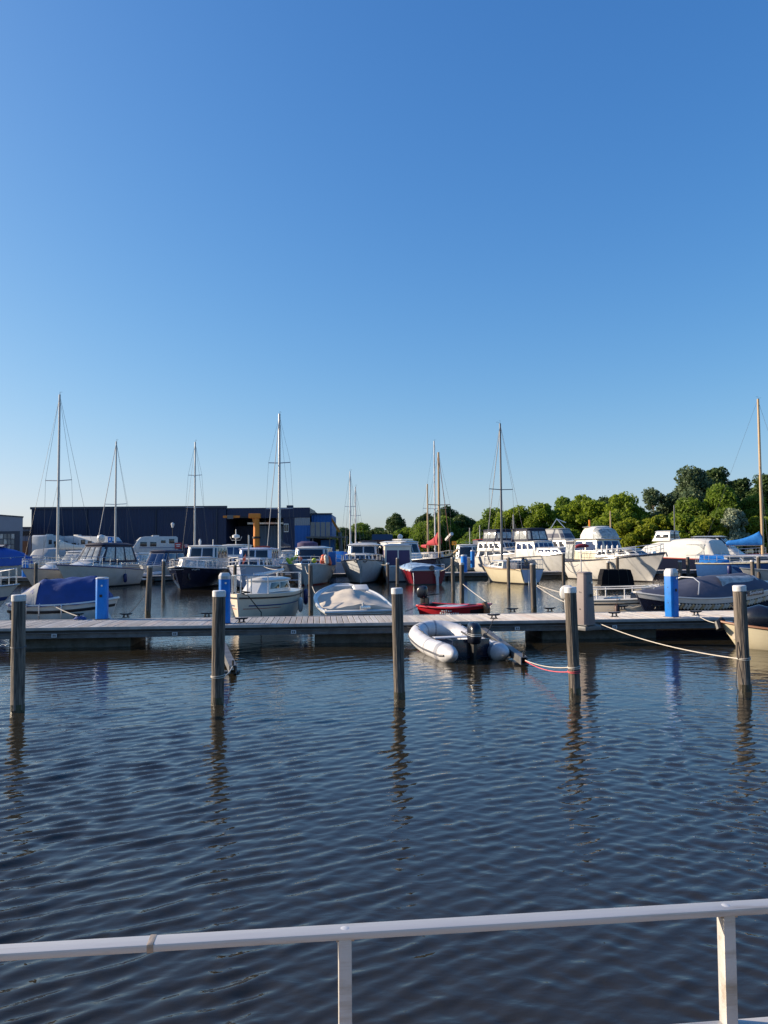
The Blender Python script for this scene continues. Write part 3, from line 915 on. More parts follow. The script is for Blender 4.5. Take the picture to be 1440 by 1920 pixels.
# mooring posts -------------------------------------------------
def post_meshes(H, r, seed, cap=True):
    rng = random.Random(seed)
    def rings(z0, z1, n, rr):
        out = []
        ph = [rng.random() * 6 for _ in range(5)]
        crk = [(rng.uniform(0, 6.28), rng.uniform(.04, .09), rng.uniform(-.1, .1)) for _ in range(6)]
        for i in range(n + 1):
            z = z0 + (z1 - z0) * i / n
            ring = []
            for k in range(44):
                a = 2 * math.pi * k / 44
                q = rr * (1 + .025 * math.sin(3 * a + ph[0]) + .02 * math.sin(5 * a + 1.2 * z + ph[1]) + .018 * math.sin(3.1 * z + ph[2]) + rng.uniform(-.012, .012))
                for a0, dp, sl in crk:
                    d_ = (a - a0 - sl * z + math.pi) % (2 * math.pi) - math.pi
                    q -= rr * dp * math.exp(-(d_ / .085) ** 2) * (.6 + .4 * math.sin(2.3 * z + a0))
                ring.append((q * math.cos(a), q * math.sin(a), z))
            out.append(ring)
        return out
    a = MB().loft(rings(.03, H - .06, 18, r))
    w_ = MB().loft(rings(-2.2, .11, 10, r * 1.012))
    return a, w_
PC = MB().tube([(0, 0, -.075), (0, 0, -.07), (0, 0, .012), (0, 0, .024)], [.98, 1.06, 1.06, .94], 24)
def mooring_post(loc, H, r, label, group, cap=True, lean=(0, 0), seed=1, m='wood_post'):
    o = thing('mooring_post', label, 'mooring post', loc, random.uniform(0, 360), group)
    o.rotation_euler = (R(lean[0]), R(lean[1]), 0)
    a, w_ = post_meshes(H, r, seed)
    a.build('shaft', M[m], o, smooth=60)
    w_.build('wet_foot', M['wet_wood'], o, smooth=60)
    if cap:
        c = MB()
        c.v = [(x * r, y * r, H + z) for x, y, z in PC.v]
        c.f = PC.f
        c.build('cap', M['cap_white'], o, smooth=40)
    else:
        MB().tube([(0, 0, H - .08), (0, 0, H - .02), (0, 0, H)], [r * .97, r * .98, r * .8], 14).build('cut_top', M['kerb'], o)
    return o
POSTS = []
for i, (px, py, top, lean, lb) in enumerate((
        (33, 1334, 1118, (0, -.3), 'weathered capped post at the left edge, first of the near row'),
        (408, 1320, 1110, (0, .6), 'weathered capped post in front of the second blue pedestal, near row'),
        (749, 1310, 1105, (0, -.9), 'weathered capped post left of the inflatable dinghy, near row'),
        (1078, 1302, 1103, (0, -1.4), 'capped post with pink rope in front of the taupe pedestal, near row'),
        (1397, 1295, 1100, (0, -1.5), 'sunlit split capped post at the right edge, near row'))):
    p = G(px, py, 0)
    H = V(px, top, p.y).z
    POSTS.append((p, mooring_post(p, H, (.097, .097, .088, .092, .10)[i], lb, 'near row of mooring posts', True, lean, 11 + i)))
    # rope or wire binding round the post
for i, z, m in ((0, .95, 'wire'), (1, .42, 'rope_w'), (3, .36, 'rope_r'), (3, .43, 'rope_w'), (4, .52, 'rope_w')):
    p, o = POSTS[i]
    rr = (.097, .097, .088, .092, .10)[i] + .008
    lp_ = MB()
    for k in range(2 if m != 'wire' else 1):
        lp_.tube([(rr * math.cos(a), rr * math.sin(a), z + .02 * k + .012 * math.sin(a + k)) for a in [2 * math.pi * j / 20 for j in range(20)]], .007, 5, closed=True)
    q = lp_.build('rope_binding', M[m], o)
MB().tube([(-.11, -.02, .52), (-.14, -.05, .35), (-.17, -.06, .12), (-.14, -.06, -.02)], .006, 5).build('hanging_line', M['rope_d'], POSTS[4][1])
MB().tube([(-.10, -.05, .80), (-.115, -.06, .62), (-.105, -.05, .52)], .008, 5).build('hanging_line', M['rope_d'], POSTS[4][1])

# pedestals on the near dock ------------------------------------
def pedestal(loc, h, wd, label, head, cap_h=.14, taper=0.0, m='ped_blue', capm='ped_cap', group='blue service pedestals', small=False):
    o = thing('service_pedestal', label, 'service pedestal', loc, head, group)
    b = MB()
    w1 = wd * (1 - taper)
    ch = .18
    def oct_(w_, z):
        c = w_ * ch
        hw = w_ / 2
        return [(-hw + c, -hw, z), (hw - c, -hw, z), (hw, -hw + c, z), (hw, hw - c, z), (hw - c, hw, z), (-hw + c, hw, z), (-hw, hw - c, z), (-hw, -hw + c, z)]
    b.loft([oct_(wd, 0), oct_(w1, h - cap_h)])
    b.build('body', M[m], o, bevel=.006)
    c = MB()
    c.loft([oct_(w1 * 1.03, h - cap_h), oct_(w1 * 1.03, h - cap_h * .45), oct_(w1 * .74, h)])
    cp = c.build('cap', M[capm], o, bevel=.004)
    if not small:
        MB().box((0, -w1 * .525, h - cap_h * .72), (w1 * .5, .012, cap_h * .38)).build('lamp_window', M['clear'] if m == 'ped_blue' else M[m], cp)
        MB().box((0, -wd * .5 - .006, h * .56), (.07, .022, .07)).build('socket', M['iron'], o, bevel=.006)
        MB().cyl((.02, -wd * .5 - .012, h * .80), (.02, -wd * .5 + .01, h * .80), .025, n=12).build('key_lock', M['steel'], o)
        for z in (h * .3, h * .62):
            MB().cyl((-wd * .5 - .004, 0, z), (-wd * .5 + .01, 0, z), .012, n=8).build('bolt', M['iron'], o)
        MB().box((0, 0, .008), (wd * 1.12, wd * 1.12, .016)).build('base_plate', M['galv'], o)
    return o
def ped_px(px, base, top, z=DZ):
    p = G(px, base, z)
    return p, V(px, top, p.y).z - z
p, h = ped_px(191, 1161, 1082)
pedestal(p, h, .30, 'leftmost blue pedestal on the near dock beside the blue boat cover', 8, .05)
p, h = ped_px(421, 1169, 1074)
pedestal(p, h, .28, 'blue pedestal with pale cap behind the second near post', 14, .16)
p, h = ped_px(1260, 1157, 1066)
pedestal(p, h, .29, 'sunlit blue pedestal with pale pyramid cap at the right of the near dock', 33, .20)
p, h = ped_px(1098, 1171, 1072, DZ - .05)
o = pedestal(p, h, .40, 'taupe tapered pedestal in front of the near dock edge', 33, .05, .24, 'ped_grey', 'ped_grey', 'taupe pedestal')
MB().box((0, 0, -.07), (.56, .50, .10)).build('mounting_bracket', M['galv'], o, bevel=.01)

# cleats --------------------------------------------------------
def cleat_proto():
    o = thing('mooring_cleat', 'x', 'cleat', (0, 0, 0), 0, 'mooring cleats on the near dock')
    MB().tube([(-.17, 0, .115), (-.12, 0, .10), (0, 0, .095), (.12, 0, .10), (.17, 0, .115)], [.012, .02, .022, .02, .012], 8).build('horn', M['iron'], o)
    for s in (-1, 1):
        MB().cyl((s * .06, 0, .01), (s * .045, 0, .09), .024, .02, 8).build('leg', M['iron'], o)
    MB().box((0, 0, .008), (.20, .07, .016)).build('base', M['iron'], o, bevel=.004)
    return o
CL = cleat_proto()
for i, (px, py, lb) in enumerate((
        (453, 1167, 'black cleat on the dock edge right of the second blue pedestal'),
        (926, 1160, 'black cleat on the dock edge above the inflatable outboard'),
        (1152, 1156, 'black cleat on the dock edge right of the taupe pedestal'),
        (1305, 1154, 'black cleat with pale rope right of the sunlit blue pedestal'),
        (961, 1148, 'first cleat on the far dock edge, below the cream sailboat'),
        (1031, 1147, 'second cleat on the far dock edge, below the white rope lines'),
        (1168, 1143, 'cleat on the far dock edge in front of the white boat hull'),
        (1233, 1142, 'cleat on the far dock edge just left of the sunlit pedestal'),
        (236, 1158, 'cleat on the far dock edge right of the leftmost blue pedestal'),
        (145, 1158, 'cleat with blue rope on the far dock edge left of the blue pedestal'),
        (388, 1157, 'cleat on the far dock edge left of the second blue pedestal'),
        (1436, 1152, 'black cleat on the dock cut by the right edge'))):
    c = CL if i == 0 else copy_tree(CL)
    c.location = G(px, py, DZ)
    c.rotation_euler = (0, 0, DA + R(random.uniform(-3, 3)))
    c['label'] = lb
# finger booms --------------------------------------------------
def finger(pa, pb, label):
    a, b = Vector(pa), Vector(pb)
    o = thing('finger_boom', label, 'mooring boom', a, 0, 'steel finger booms')
    d = b - a
    t = d.normalized()
    n = Vector((-t.y, t.x, 0))
    r = MB()
    for s in (-1, 1):
        r.loft([[a * 0 + n * s * .06 + n * q * .012 + Vector((0, 0, z)) for q, z in ((-1, -.07), (1, -.07), (1, .07), (-1, .07))], [d + n * s * .06 + n * q * .012 + Vector((0, 0, z)) for q, z in ((-1, -.07), (1, -.07), (1, .07), (-1, .07))]])
    r.build('side_channel', M['galv'], o)
    g = MB()
    g.loft([[n * s * .07 + Vector((0, 0, z)) for s, z in ((-1, .071), (1, .071), (1, .081), (-1, .081))], [d + n * s * .07 + Vector((0, 0, z)) for s, z in ((-1, .071), (1, .071), (1, .081), (-1, .081))]])
    g.build('top_plate', M['galv'], o)
    MB().cyl(d - t * .05 + Vector((0, 0, .05)), d - t * .05 + Vector((0, 0, .17)), .02).build('end_pin', M['iron'], o)
    MB().box(d - t * .3 + Vector((0, 0, -.13)), (.3, .22, .12)).build('end_float', M['black'], o, bevel=.02)
    return o
finger(G(407, 1190, .28), G(437, 1256, .10), 'narrow steel boom running from the dock toward the second post')
e1 = V(930, 1212, 17.6)
finger(Vector((2.45, 19.3, .30)), G(983, 1240, .10), 'narrow steel boom ending beside the inflatable dinghy stern')
# second dock (behind the first row of boats) -------------------
D2A = math.atan(0.12)
D2O = Vector((0, 58.6, 0))
fl2 = [(-34 + i * 6.5, -34 + i * 6.5 + 3.2) for i in range(12)]
D2 = dock('floating_dock', 'second floating dock behind the first rows of boats', D2O, D2A, -36, 44, 1.8, fl2, [], pitch=.36, plank_range=(-36, 44))
def on_dock2(px, y=.9):
    # world point of the second dock's deck seen at pixel column px
    t = (px - 720) / F_PX
    u2 = Vector((math.cos(D2A), math.sin(D2A), 0)); n2 = Vector((-u2.y, u2.x, 0))
    o = D2O + n2 * y
    s = (t * o.y - o.x) / (u2.x - t * u2.y)
    q = o + u2 * s
    return Vector((q.x, q.y, DZ))
for px, top, lb in ((48, 1051, 'small blue pedestal on the second dock near the left edge'), (869, 1040, 'blue pedestal on the second dock between ketch and cream sailboat'), (886, 1031, 'farther small blue pedestal right of its larger twin'), (428, 1030, 'blue pedestal on the second dock behind the white motorhome bow')):
    p = on_dock2(px)
    if px == 886:
        p = XY(886, 76, .5)
    if px == 428:
        p = XY(421, 64, .5); 
    pedestal(p, max(.8, V(px, top, p.y).z - DZ), .42 if px != 886 else .36, lb, 20, .12, small=True)
# posts among the second row
for i, (px, bot, top, r, cap, lb) in enumerate((
        (277, 1150, 1061, .105, False, 'leaning bare post standing in open water between dock and dark boat'),
        (306, 1112, 1050, .095, True, 'thin capped post just right of the leaning post'),
        (67, 1112, 1055, .10, False, 'bare post right of the small left blue pedestal'),
        (124, 1098, 1063, .13, True, 'short capped post left of the canopied white cruiser bow'),
        (188, 1095, 1053, .09, False, 'bare post in front of the canopied white cruiser'),
        (583, 1146, 1057, .085, False, 'tall bare post left of the beige covered boat'),
        (727, 1096, 1056, .105, True, 'capped post right of the white classic cruiser'),
        (745, 1098, 1046, .10, False, 'post at the left of the red speedboat'),
        (850, 1110, 1045, .10, False, 'post left of the mid blue pedestal, farther of the pair'),
        (866, 1126, 1056, .105, True, 'capped post in front of the mid blue pedestal, nearer of the pair'),
        (824, 1080, 1037, .07, False, 'thin pale post in front of the ketch bow'),
        (893, 1070, 1037, .09, False, 'post right of the mid blue pedestal on the second dock'),
        (954, 1107, 1045, .09, False, 'dark post in front of the cream sailboat side'),
        (1001, 1143, 1056, .11, False, 'sunlit post with white rope right of the cream sailboat'),
        (1034, 1070, 1034, .08, False, 'dark post in front of the white bimini cruiser'),
        (1057, 1102, 1037, .095, False, 'post with two slack ropes right of the white bimini cruiser'),
        (1158, 1092, 1044, .10, False, 'dark post in front of the large white cruiser bow'),
        (1141, 1090, 1053, .11, True, 'capped short post left of the dark post before the large cruiser'),
        (1276, 1092, 1052, .12, True, 'sunlit capped post left of the grey rope post'),
        (1291, 1090, 1044, .12, False, 'grey post with rope coil right of the sunlit capped post'),
        (1412, 1096, 1051, .12, True, 'capped post before the blue sailboat, left of its pair'),
        (1423, 1094, 1043, .11, False, 'taller post before the blue sailboat, right of its pair'),
        (440, 1120, 1059, .09, False, 'post left of the pale blue cruiser bow'),
        (532, 1118, 1062, .08, False, 'thin post right of the pale blue cruiser bow'))):
    p = G(px, bot, 0)
    mooring_post(p, V(px, top, p.y).z, r, lb, 'mooring posts farther out', cap, (0, 2.2 if px == 277 else random.uniform(-.8, .8)), 40 + i)
# ---------------------------------------------------------------- boat building kit
class Hull:
    def __init__(s, L, B, zb, zm, zs, draft=.35, tr=.85, tm=.42, pw=2.2, rake=.5, trake=.12, em=.28, eb=.75, blunt=.02):
        s.L, s.B, s.zb, s.zm, s.zst, s.d = L, B, zb, zm, zs, draft
        s.tr, s.tm, s.pw, s.rake, s.trake, s.em, s.eb, s.blunt = tr, tm, pw, rake, trake, em, eb, blunt
    def bs(s, t):
        if t < s.tm:
            k = s.tr + (1 - s.tr) * math.sin(math.pi / 2 * t / s.tm)
        else:
            k = (1 - ((t - s.tm) / (1 - s.tm)) ** s.pw) * (1 - s.blunt) + s.blunt
        return s.B / 2 * k
    def zs(s, t):
        a, b, c = s.zst, s.zm, s.zb
        m = .42
        return a * (t - m) * (t - 1) / m + b * t * (t - 1) / (m * (m - 1)) + c * t * (t - m) / (1 - m)
    def zk(s, t):
        return -s.d * (1 - max(0, (t - .55) / .45) ** 2 * .85)
    def e(s, t):
        return s.em + (s.eb - s.em) * max(0, (t - .3) / .7) ** 1.4
    def pt(s, t, v, sd=1, off=0):
        z = s.zk(t) + (s.zs(t) - s.zk(t)) * v
        y = s.bs(t) * max(v, 0) ** s.e(t) + off
        x = -s.L / 2 + s.L * t - s.rake * t ** 3 * (1 - v) + s.trake * (1 - t) * (1 - v)
        return Vector((x, sd * y, z))
    def pz(s, t, z, sd=1, off=0):
        return s.pt(t, (z - s.zk(t)) / (s.zs(t) - s.zk(t)), sd, off)
    def sheer(s, t, sd=1, inset=0, dz=0):
        p = s.pt(t, 1)
        return Vector((p.x, sd * max(.01, p.y - inset), p.z + dz))
TS = [i / 27 for i in range(28)]
def hull_part(root, H, m, name='hull'):
    vs = [0, .06, .14, .25, .38, .52, .66, .8, .92, 1]
    rings = []
    for t in TS:
        rings.append([H.pt(t, v, -1) for v in vs[::-1]] + [H.pt(t, v, 1) for v in vs[1:]])
    mb = MB().loft(rings, False, False)
    n = len(rings[0])
    mb.f.append(tuple(range(n)))
    mb.f.append(tuple(27 * n + k for k in range(n))[::-1])
    return mb.build(name, m, root, smooth=40)
def deck_part(root, H, m, drop=.04, inset=.03, camber=.05, t0=0.0, t1=.995, name='deck'):
    rows = []
    for t in [t0 + (t1 - t0) * i / 22 for i in range(23)]:
        p = H.sheer(t, 1, inset)
        rows.append([Vector((p.x, p.y * k, p.z - drop + camber * (1 - k * k))) for k in (-1, -.6, -.2, .2, .6, 1)])
    return MB().grid(rows).build(name, m, root, smooth=50)
def liner_part(root, H, m, floor, t0=.03, t1=.93, inset=.07, name='inner_liner'):
    rows = []
    for t in [t0 + (t1 - t0) * i / 20 for i in range(21)]:
        p = H.sheer(t, 1, inset)
        f = floor
        yi = max(.02, H.pz(t, max(floor, H.zk(t) + .02), 1).y - inset * .8)
        yi = min(yi, p.y)
        rows.append([(p.x, -p.y, p.z - .005), (p.x, -yi, f), (p.x, yi, f), (p.x, p.y, p.z - .005)])
    mb = MB().grid(rows)
    n = len(rows)
    mb.f.append((0, 1, 2, 3))
    mb.f.append(((n - 1) * 4 + 3, (n - 1) * 4 + 2, (n - 1) * 4 + 1, (n - 1) * 4))
    o = mb.build(name, m, root, smooth=30)
    # gunwale top between skin and liner
    g = MB()
    for sd in (-1, 1):
        g.grid([[H.sheer(t, sd, 0, .003), H.sheer(t, sd, inset, .003)] for t in TS])
    q = H.sheer(0, 1)
    g.add([(q.x, -q.y, q.z + .004), (q.x, q.y, q.z + .004), (q.x + .1, q.y, q.z + .004), (q.x + .1, -q.y, q.z + .004)], [(0, 1, 2, 3)])
    b = H.sheer(t1, 1, 0)
    g.grid([[H.sheer(t, -1, 0, .002), H.sheer(t, 1, 0, .002)] for t in [t1 + (1 - t1) * i / 4 for i in range(5)]])
    g.build('gunwale', m, root, smooth=30)
    return o
def strip(root, H, m, name, z0, z1, off=.008, t0=0, t1=1, transom=True, rel=False):
    "painted or moulded band round the hull between two heights (rel: below the sheer)"
    mb = MB()
    ts = [t0 + (t1 - t0) * i / 26 for i in range(27)]
    for sd in (-1, 1):
        rows = []
        for t in ts:
            a, b = (H.zs(t) - z0, H.zs(t) - z1) if rel else (z0, z1)
            rows.append([H.pz(t, a, sd, off), H.pz(t, (a + b) / 2, sd, off * 1.4), H.pz(t, b, sd, off)])
        mb.grid(rows)
    if transom and t0 == 0:
        a, b = (H.zs(0) - z0, H.zs(0) - z1) if rel else (z0, z1)
        p, q = H.pz(0, a, 1, off), H.pz(0, b, 1, off)
        mb.add([(p.x - off, -p.y, p.z), (p.x - off, p.y, p.z), (q.x - off, q.y, q.z), (q.x - off, -q.y, q.z)], [(0, 1, 2, 3)])
    return mb.build(name, m, root, smooth=40)
def rub_rail(root, H, m, r=.03, dz=-.01, transom=True, name='rub_rail'):
    P = [H.sheer(t, -1, -r * .3, dz) for t in TS] + [H.sheer(t, 1, -r * .3, dz) for t in TS[::-1]]
    return MB().tube(P, r, 6, closed=transom).build(name, m, root, smooth=50)
def quad_windows(root, a, b, b2, a2, n, wv, m, fm, mar=.07, gap=.05, pad=.03, name='window'):
    a, b, a2, b2 = Vector(a), Vector(b), Vector(a2), Vector(b2)
    L = (b - a).length
    mu = min(.3, mar / max(L, .01)) if mar > .2 else mar
    def q(u, v):
        return a.lerp(b, u).lerp(a2.lerp(b2, u), v)
    w_ = (1 - 2 * mu - gap * (n - 1)) / n
    H_ = (a2 - a).length
    for i in range(n):
        u0 = mu + i * (w_ + gap)
        u1 = u0 + w_
        o = MB().slab([q(u0, wv[0]), q(u1, wv[0]), q(u1, wv[1]), q(u0, wv[1])], -.012, .016).build(name, m, root, bevel=.004)
        if fm is not None:
            pu, pv = pad / max(L, .05), pad / max(H_, .05)
            MB().slab([q(u0 - pu, wv[0] - pv), q(u1 + pu, wv[0] - pv), q(u1 + pu, wv[1] + pv), q(u0 - pu, wv[1] + pv)], -.01, .009).build('frame', fm, o)
def cabin(root, x0, x1, w0, w1, z0, z1, rf=.3, rb=.05, tw=.88, c=.2, nside=3, nfront=2, nback=0, wv=(.3, .82), m='white', g='glass', fm='frame', roof='white', over=.07, crown=.06, name='cabin', zf=None, roof_on=True, sidewin=(0, 1)):
    z0f = z0 if zf is None else zf
    bot = [(x0, -w0 / 2, z0), (x1 - c, -w1 / 2, z0f), (x1, -w1 / 2 + c, z0f), (x1, w1 / 2 - c, z0f), (x1 - c, w1 / 2, z0f), (x0, w0 / 2, z0)]
    xt = x1 - rf
    ct = c * .9
    top = [(x0 + rb, -w0 / 2 * tw, z1), (xt - ct, -w1 / 2 * tw, z1), (xt, -(w1 / 2) * tw + ct, z1), (xt, (w1 / 2) * tw - ct, z1), (xt - ct, w1 / 2 * tw, z1), (x0 + rb, w0 / 2 * tw, z1)]
    o = MB().loft([bot, top]).build(name, M[m], root, smooth=20, bevel=.015)
    F = M[fm] if fm else None
    for i, n in ((0, nside), (4, nside), (2, nfront), (5, nback), (1, 1 if nfront and c > .12 else 0), (3, 1 if nfront and c > .12 else 0)):
        if n:
            j = (i + 1) % 6
            quad_windows(root, bot[i], bot[j], top[j], top[i], n, wv, M[g], F, .07 if i in (0, 4, 2, 5) else .14)
    if roof_on:
        k = 1.0
        ring = lambda z, d: [(x + (d if x > (x0 + x1) / 2 else -d), y + (d if y > 0 else -d), z) for x, y, _ in top]
        r = MB().loft([ring(z1 - .01, over * .8), ring(z1 + .03, over), ring(z1 + .045, over * .8), [(p[0] * .98 + (x0 + x1) / 2 * .02, p[1] * .55, z1 + .045 + crown) for p in top]])
        r.build('roof', M[roof], root, smooth=40)
    return o
def rail(root, pts, h, m='steel', mids=(.5,), r=.014, name='guard_rail', lean=0, posts=None):
    mb = MB()
    P = [Vector(p) for p in pts]
    up = Vector((0, 0, h))
    T_ = [p + up for p in P]
    mb.tube(T_, r, 5)
    for k in mids:
        mb.tube([p + up * k for p in P], r * .7, 4)
    for i, p in enumerate(P):
        if posts is None or i in posts:
            mb.tube([p, p + up], r * .9, 5)
    return mb.build(name, M[m], root)
def hull_rail(root, H, t0, t1, n, h, inset=.08, close_bow=True, m='steel', r=.014, mids=(.5,), name='guard_rail', dz=0):
    ts = [t0 + (t1 - t0) * i / (n - 1) for i in range(n)]
    if close_bow:
        rail(root, [H.sheer(t, -1, inset, dz) for t in ts] + [H.sheer(t, 1, inset, dz) for t in ts[::-1]], h, m, mids, r, name)
    else:
        for sd in (-1, 1):
            rail(root, [H.sheer(t, sd, inset, dz) for t in ts], h, m, mids, r, name)
def stern_rail(root, H, t1, n, h, inset=.08, m='steel', r=.014, mids=(.5,), name='stern_rail'):
    ts = [t1 * (1 - i / (n - 1)) for i in range(n)]
    rail(root, [H.sheer(t, -1, inset) for t in ts] + [H.sheer(t, 1, inset) for t in ts[::-1]], h, m, mids, r, name)
def cover(root, H, m, t0, t1, ridge, drop=.08, p=1.7, name='cover', wr=.03, seed=0, off=.04, n=40, k=21, scal=.25):
    rng = random.Random(seed)
    ph = [rng.random() * 6 for _ in range(8)]
    rows = []
    for i in range(n + 1):
        t = t0 + (t1 - t0) * i / n
        q = H.sheer(t, 1)
        rg = ridge(t)
        row = []
        for j in range(k):
            s = -1 + 2 * j / (k - 1)
            y = s * (q.y + off)
            a = 1 - abs(s) ** p
            z = q.z + .02 + rg * a
            z += wr * a * (math.sin(9 * t + 4 * s + ph[0]) * .5 + math.sin(23 * t - 7 * s + ph[1]) * .35 + math.sin(14 * s + 17 * t + ph[2]) * .3)
            z -= wr * 1.2 * abs(math.sin(11 * t + ph[3])) * a * (1 - a) * 2
            row.append((q.x, y, z))
        row = [(q.x, -(q.y + off + .012), q.z - drop * (1 + scal * math.sin(40 * t)))] + row + [(q.x, q.y + off + .012, q.z - drop * (1 + scal * math.sin(37 * t + 1)))]
        rows.append(row)
    mb = MB().grid(rows)
    # end flaps
    for r in (rows[0], rows[-1]):
        o = len(mb.v)
        base = min(v[2] for v in r)
        mb.v += r
        mb.v += [(v[0] + (-.02 if r is rows[0] else .02), v[1], min(v[2], max(base, H.zs(t0 if r is rows[0] else t1) - drop))) for v in r]
        K = len(r)
        mb.f += [(o + a, o + a + 1, o + K + a + 1, o + K + a) for a in range(K - 1)]
    return mb.build(name, m, root, smooth=60)
def hood(root, secs, m, name='hood', p=.55, n=15):
    "canvas stretched over hoops: secs = (x, half width, base z, top z)"
    rows = []
    for x, hw, zb, zt_ in secs:
        rows.append([(x, hw * SQ2(math.cos(math.pi * k / n), p), zb + (zt_ - zb) * SQ2(math.sin(math.pi * k / n), p)) for k in range(n + 1)])
    mb = MB().grid(rows)
    for r in (0, len(rows) - 1):
        mb.f.append(tuple(r * (n + 1) + k for k in range(n + 1)))
    return mb.build(name, m, root, smooth=35)
def SQ2(v, p):
    return math.copysign(abs(v) ** p, v)
def SQ(v):
    return math.copysign(abs(v) ** .62, v)
def outboard(root, p, s=1.0, m='blackgloss', tilt=0, stripe=True, leg='black'):
    "engine hung on the transom at local point p, facing aft (-x)"
    rot = Matrix.Rotation(R(tilt), 3, 'Y')
    p = Vector(p)
    f = lambda x, y, z: p + rot @ (Vector((x, y, z)) * s)
    rings = []
    for z, a, b, dx in ((.10, .15, .10, 0), (.13, .20, .125, -.01), (.26, .235, .14, -.02), (.44, .225, .135, -.015), (.53, .19, .12, .01), (.58, .12, .08, .03), (.59, .05, .03, .03)):
        rings.append([f(-.2 + dx + a * SQ(math.cos(k * math.pi / 8)), b * SQ(math.sin(k * math.pi / 8)), z) for k in range(16)])
    o = MB().loft(rings).build('outboard_motor', M[m], root, smooth=50)
    if stripe:
        st = MB()
        for z0, z1 in ((.29, .31), (.33, .345)):
            st.loft([[f(-.22 + .238 * SQ(math.cos(k * math.pi / 8)), .144 * SQ(math.sin(k * math.pi / 8)), z) for k in range(16)] for z in (z0, z1)], True, False)
        st.build('cowl_stripe', M['frame'], o)
    MB().loft([[f(-.2 + a * x, b * y, z) for x, y in ((1, 1), (-1, .7), (-1, -.7), (1, -1))] for z, a, b in ((.13, .10, .07), (-.25, .08, .05), (-.42, .07, .04), (-.75, .06, .03))]).build('leg', M[leg], o, bevel=.01)
    MB().box(f(-.24, 0, -.42), (.34 * s, .16 * s, .02 * s), rot).build('cavitation_plate', M[leg], o)
    MB().loft([[f(-.02 + d, y, z) for d, z in ((-.02, -.22), (.08, -.22), (.08, .12), (-.06, .12))] for y in (-.1 * s, .1 * s)]).build('clamp_bracket', M['iron'], o)
    MB().tube([f(0, 0, .2), f(.25, .03, .24), f(.52, .05, .27)], .022 * s, 6).build('tiller', M['black'], o)
    return o
def fender(root, p, r, h, m, label, group='hanging fenders', ball=False):
    w_ = world_pt(root, p)
    o = thing('boat_fender', label, 'fender', (w_.x, w_.y, w_.z - h), 0, group)
    if ball:
        MB().tube([(0, 0, h * .5 + z * r) for z in (-1, -.9, -.6, 0, .6, .9, 1)], [r * q for q in (.05, .45, .8, 1, .8, .45, .05)], 14).build('body', M[m], o, smooth=60)
    else:
        MB().tube([(0, 0, z * h) for z in (0, .05, .15, .5, .85, .95, 1)], [r * q for q in (.25, .7, 1, 1, 1, .7, .25)], 14).build('body', M[m], o, smooth=60)
    MB().tube([(0, 0, h), (0.01, 0, h + .25)], .008, 5).build('lanyard', M['rope_d'], o)
    return o
def rig(root, H, x, z0, top, r=.07, m='mast', spread=((.55, .8),), boom=None, boomcol='sailblue', fore=True, aft=True, wire=.009, furl=None, vane=True, bulk=.13):
    mz = [(x, 0, z0 + (top - z0) * i / 6) for i in range(7)]
    MB().tube(mz, [r * (1 - .045 * i) for i in range(7)], 10).build('mast', M[m], root)
    for fr, hw in spread:
        z = z0 + (top - z0) * fr
        sp = MB().tube([(x, -hw, z + .04), (x, 0, z), (x, hw, z + .04)], r * .33, 6).build('spreader', M[m], root)
    def tpos(px_):
        return max(0.01, min(.99, (px_ + H.L / 2) / H.L))
    for sd in (-1, 1):
        c = H.sheer(tpos(x - .15), sd, .12)
        prev = Vector((x, 0, top - .1))
        pts = [prev]
        for fr, hw in sorted(spread, reverse=True):
            pts.append(Vector((x, sd * hw, z0 + (top - z0) * fr + .04)))
        pts.append(c)
        MB().tube(pts, wire, 4).build('shroud', M['wire'], root)
        if spread:
            lo = H.sheer(tpos(x + .45), sd, .15)
            MB().tube([(x, 0, z0 + (top - z0) * min(f for f, _ in spread)), lo], wire * .8, 4).build('lower_shroud', M['wire'], root)
    if fore:
        b = H.sheer(.985, 1)
        b.y = 0
        MB().tube([(x, 0, top - .15), b], wire if furl is None else .027, 5).build('forestay', M['wire'] if furl is None else M[furl], root)
    if aft:
        s_ = H.sheer(0.01, 1)
        s_.y = 0
        MB().tube([(x, 0, top), s_], wire, 4).build('backstay', M['wire'], root)
    if boom:
        ln, bz = boom
        MB().tube([(x - .05, 0, bz), (x - ln, 0, bz + .05)], .05, 8).build('boom', M[m], root)
        if boomcol:
            rng = random.Random(int(ln * 100))
            n = 14
            rings = []
            for i in range(n + 1):
                f = i / n
                hh = bulk * (1.9 * (1 - f) ** 2.2 + .9) * (1 if f < .97 else .6)
                if i == 0:
                    hh *= .6
                ww = bulk * (.75 + .25 * (1 - f))
                wob = rng.uniform(-.02, .02)
                rings.append([(x - .02 - ln * .97 * f, ww * math.sin(a) + wob, bz + .02 + hh * .9 + hh * math.cos(a)) for a in [2 * math.pi * k / 12 for k in range(12)]])
            MB().loft(rings).build('sail_cover', M[boomcol], root, smooth=60)
    if vane:
        MB().tube([(x, 0, top), (x, 0, top + .18), (x - .15, .1, top + .2)], .008, 4).build('wind_vane', M['iron'], root)
        MB().tube([(x, .02, top), (x + .1, .14, top + .1), (x + .22, .2, top + .11)], .008, 4).build('antenna', M['iron'], root)
def at_px(px, Y, head, lx=0.0):
    p = XY(px, Y)
    return p - Matrix.Rotation(R(head), 3, 'Z') @ Vector((lx, 0, 0))
def text_mesh(s, size, depth=.004, shear=0.0):
    c = bpy.data.curves.new('t', 'FONT')
    c.body = s
    c.size = size
    c.extrude = depth
    c.shear = shear
    c.align_x = 'CENTER'
    c.align_y = 'CENTER'
    o = bpy.data.objects.new('t', c)
    COL.objects.link(o)
    me = bpy.data.meshes.new_from_object(o)
    bpy.data.objects.remove(o)
    me.materials.clear()
    return me
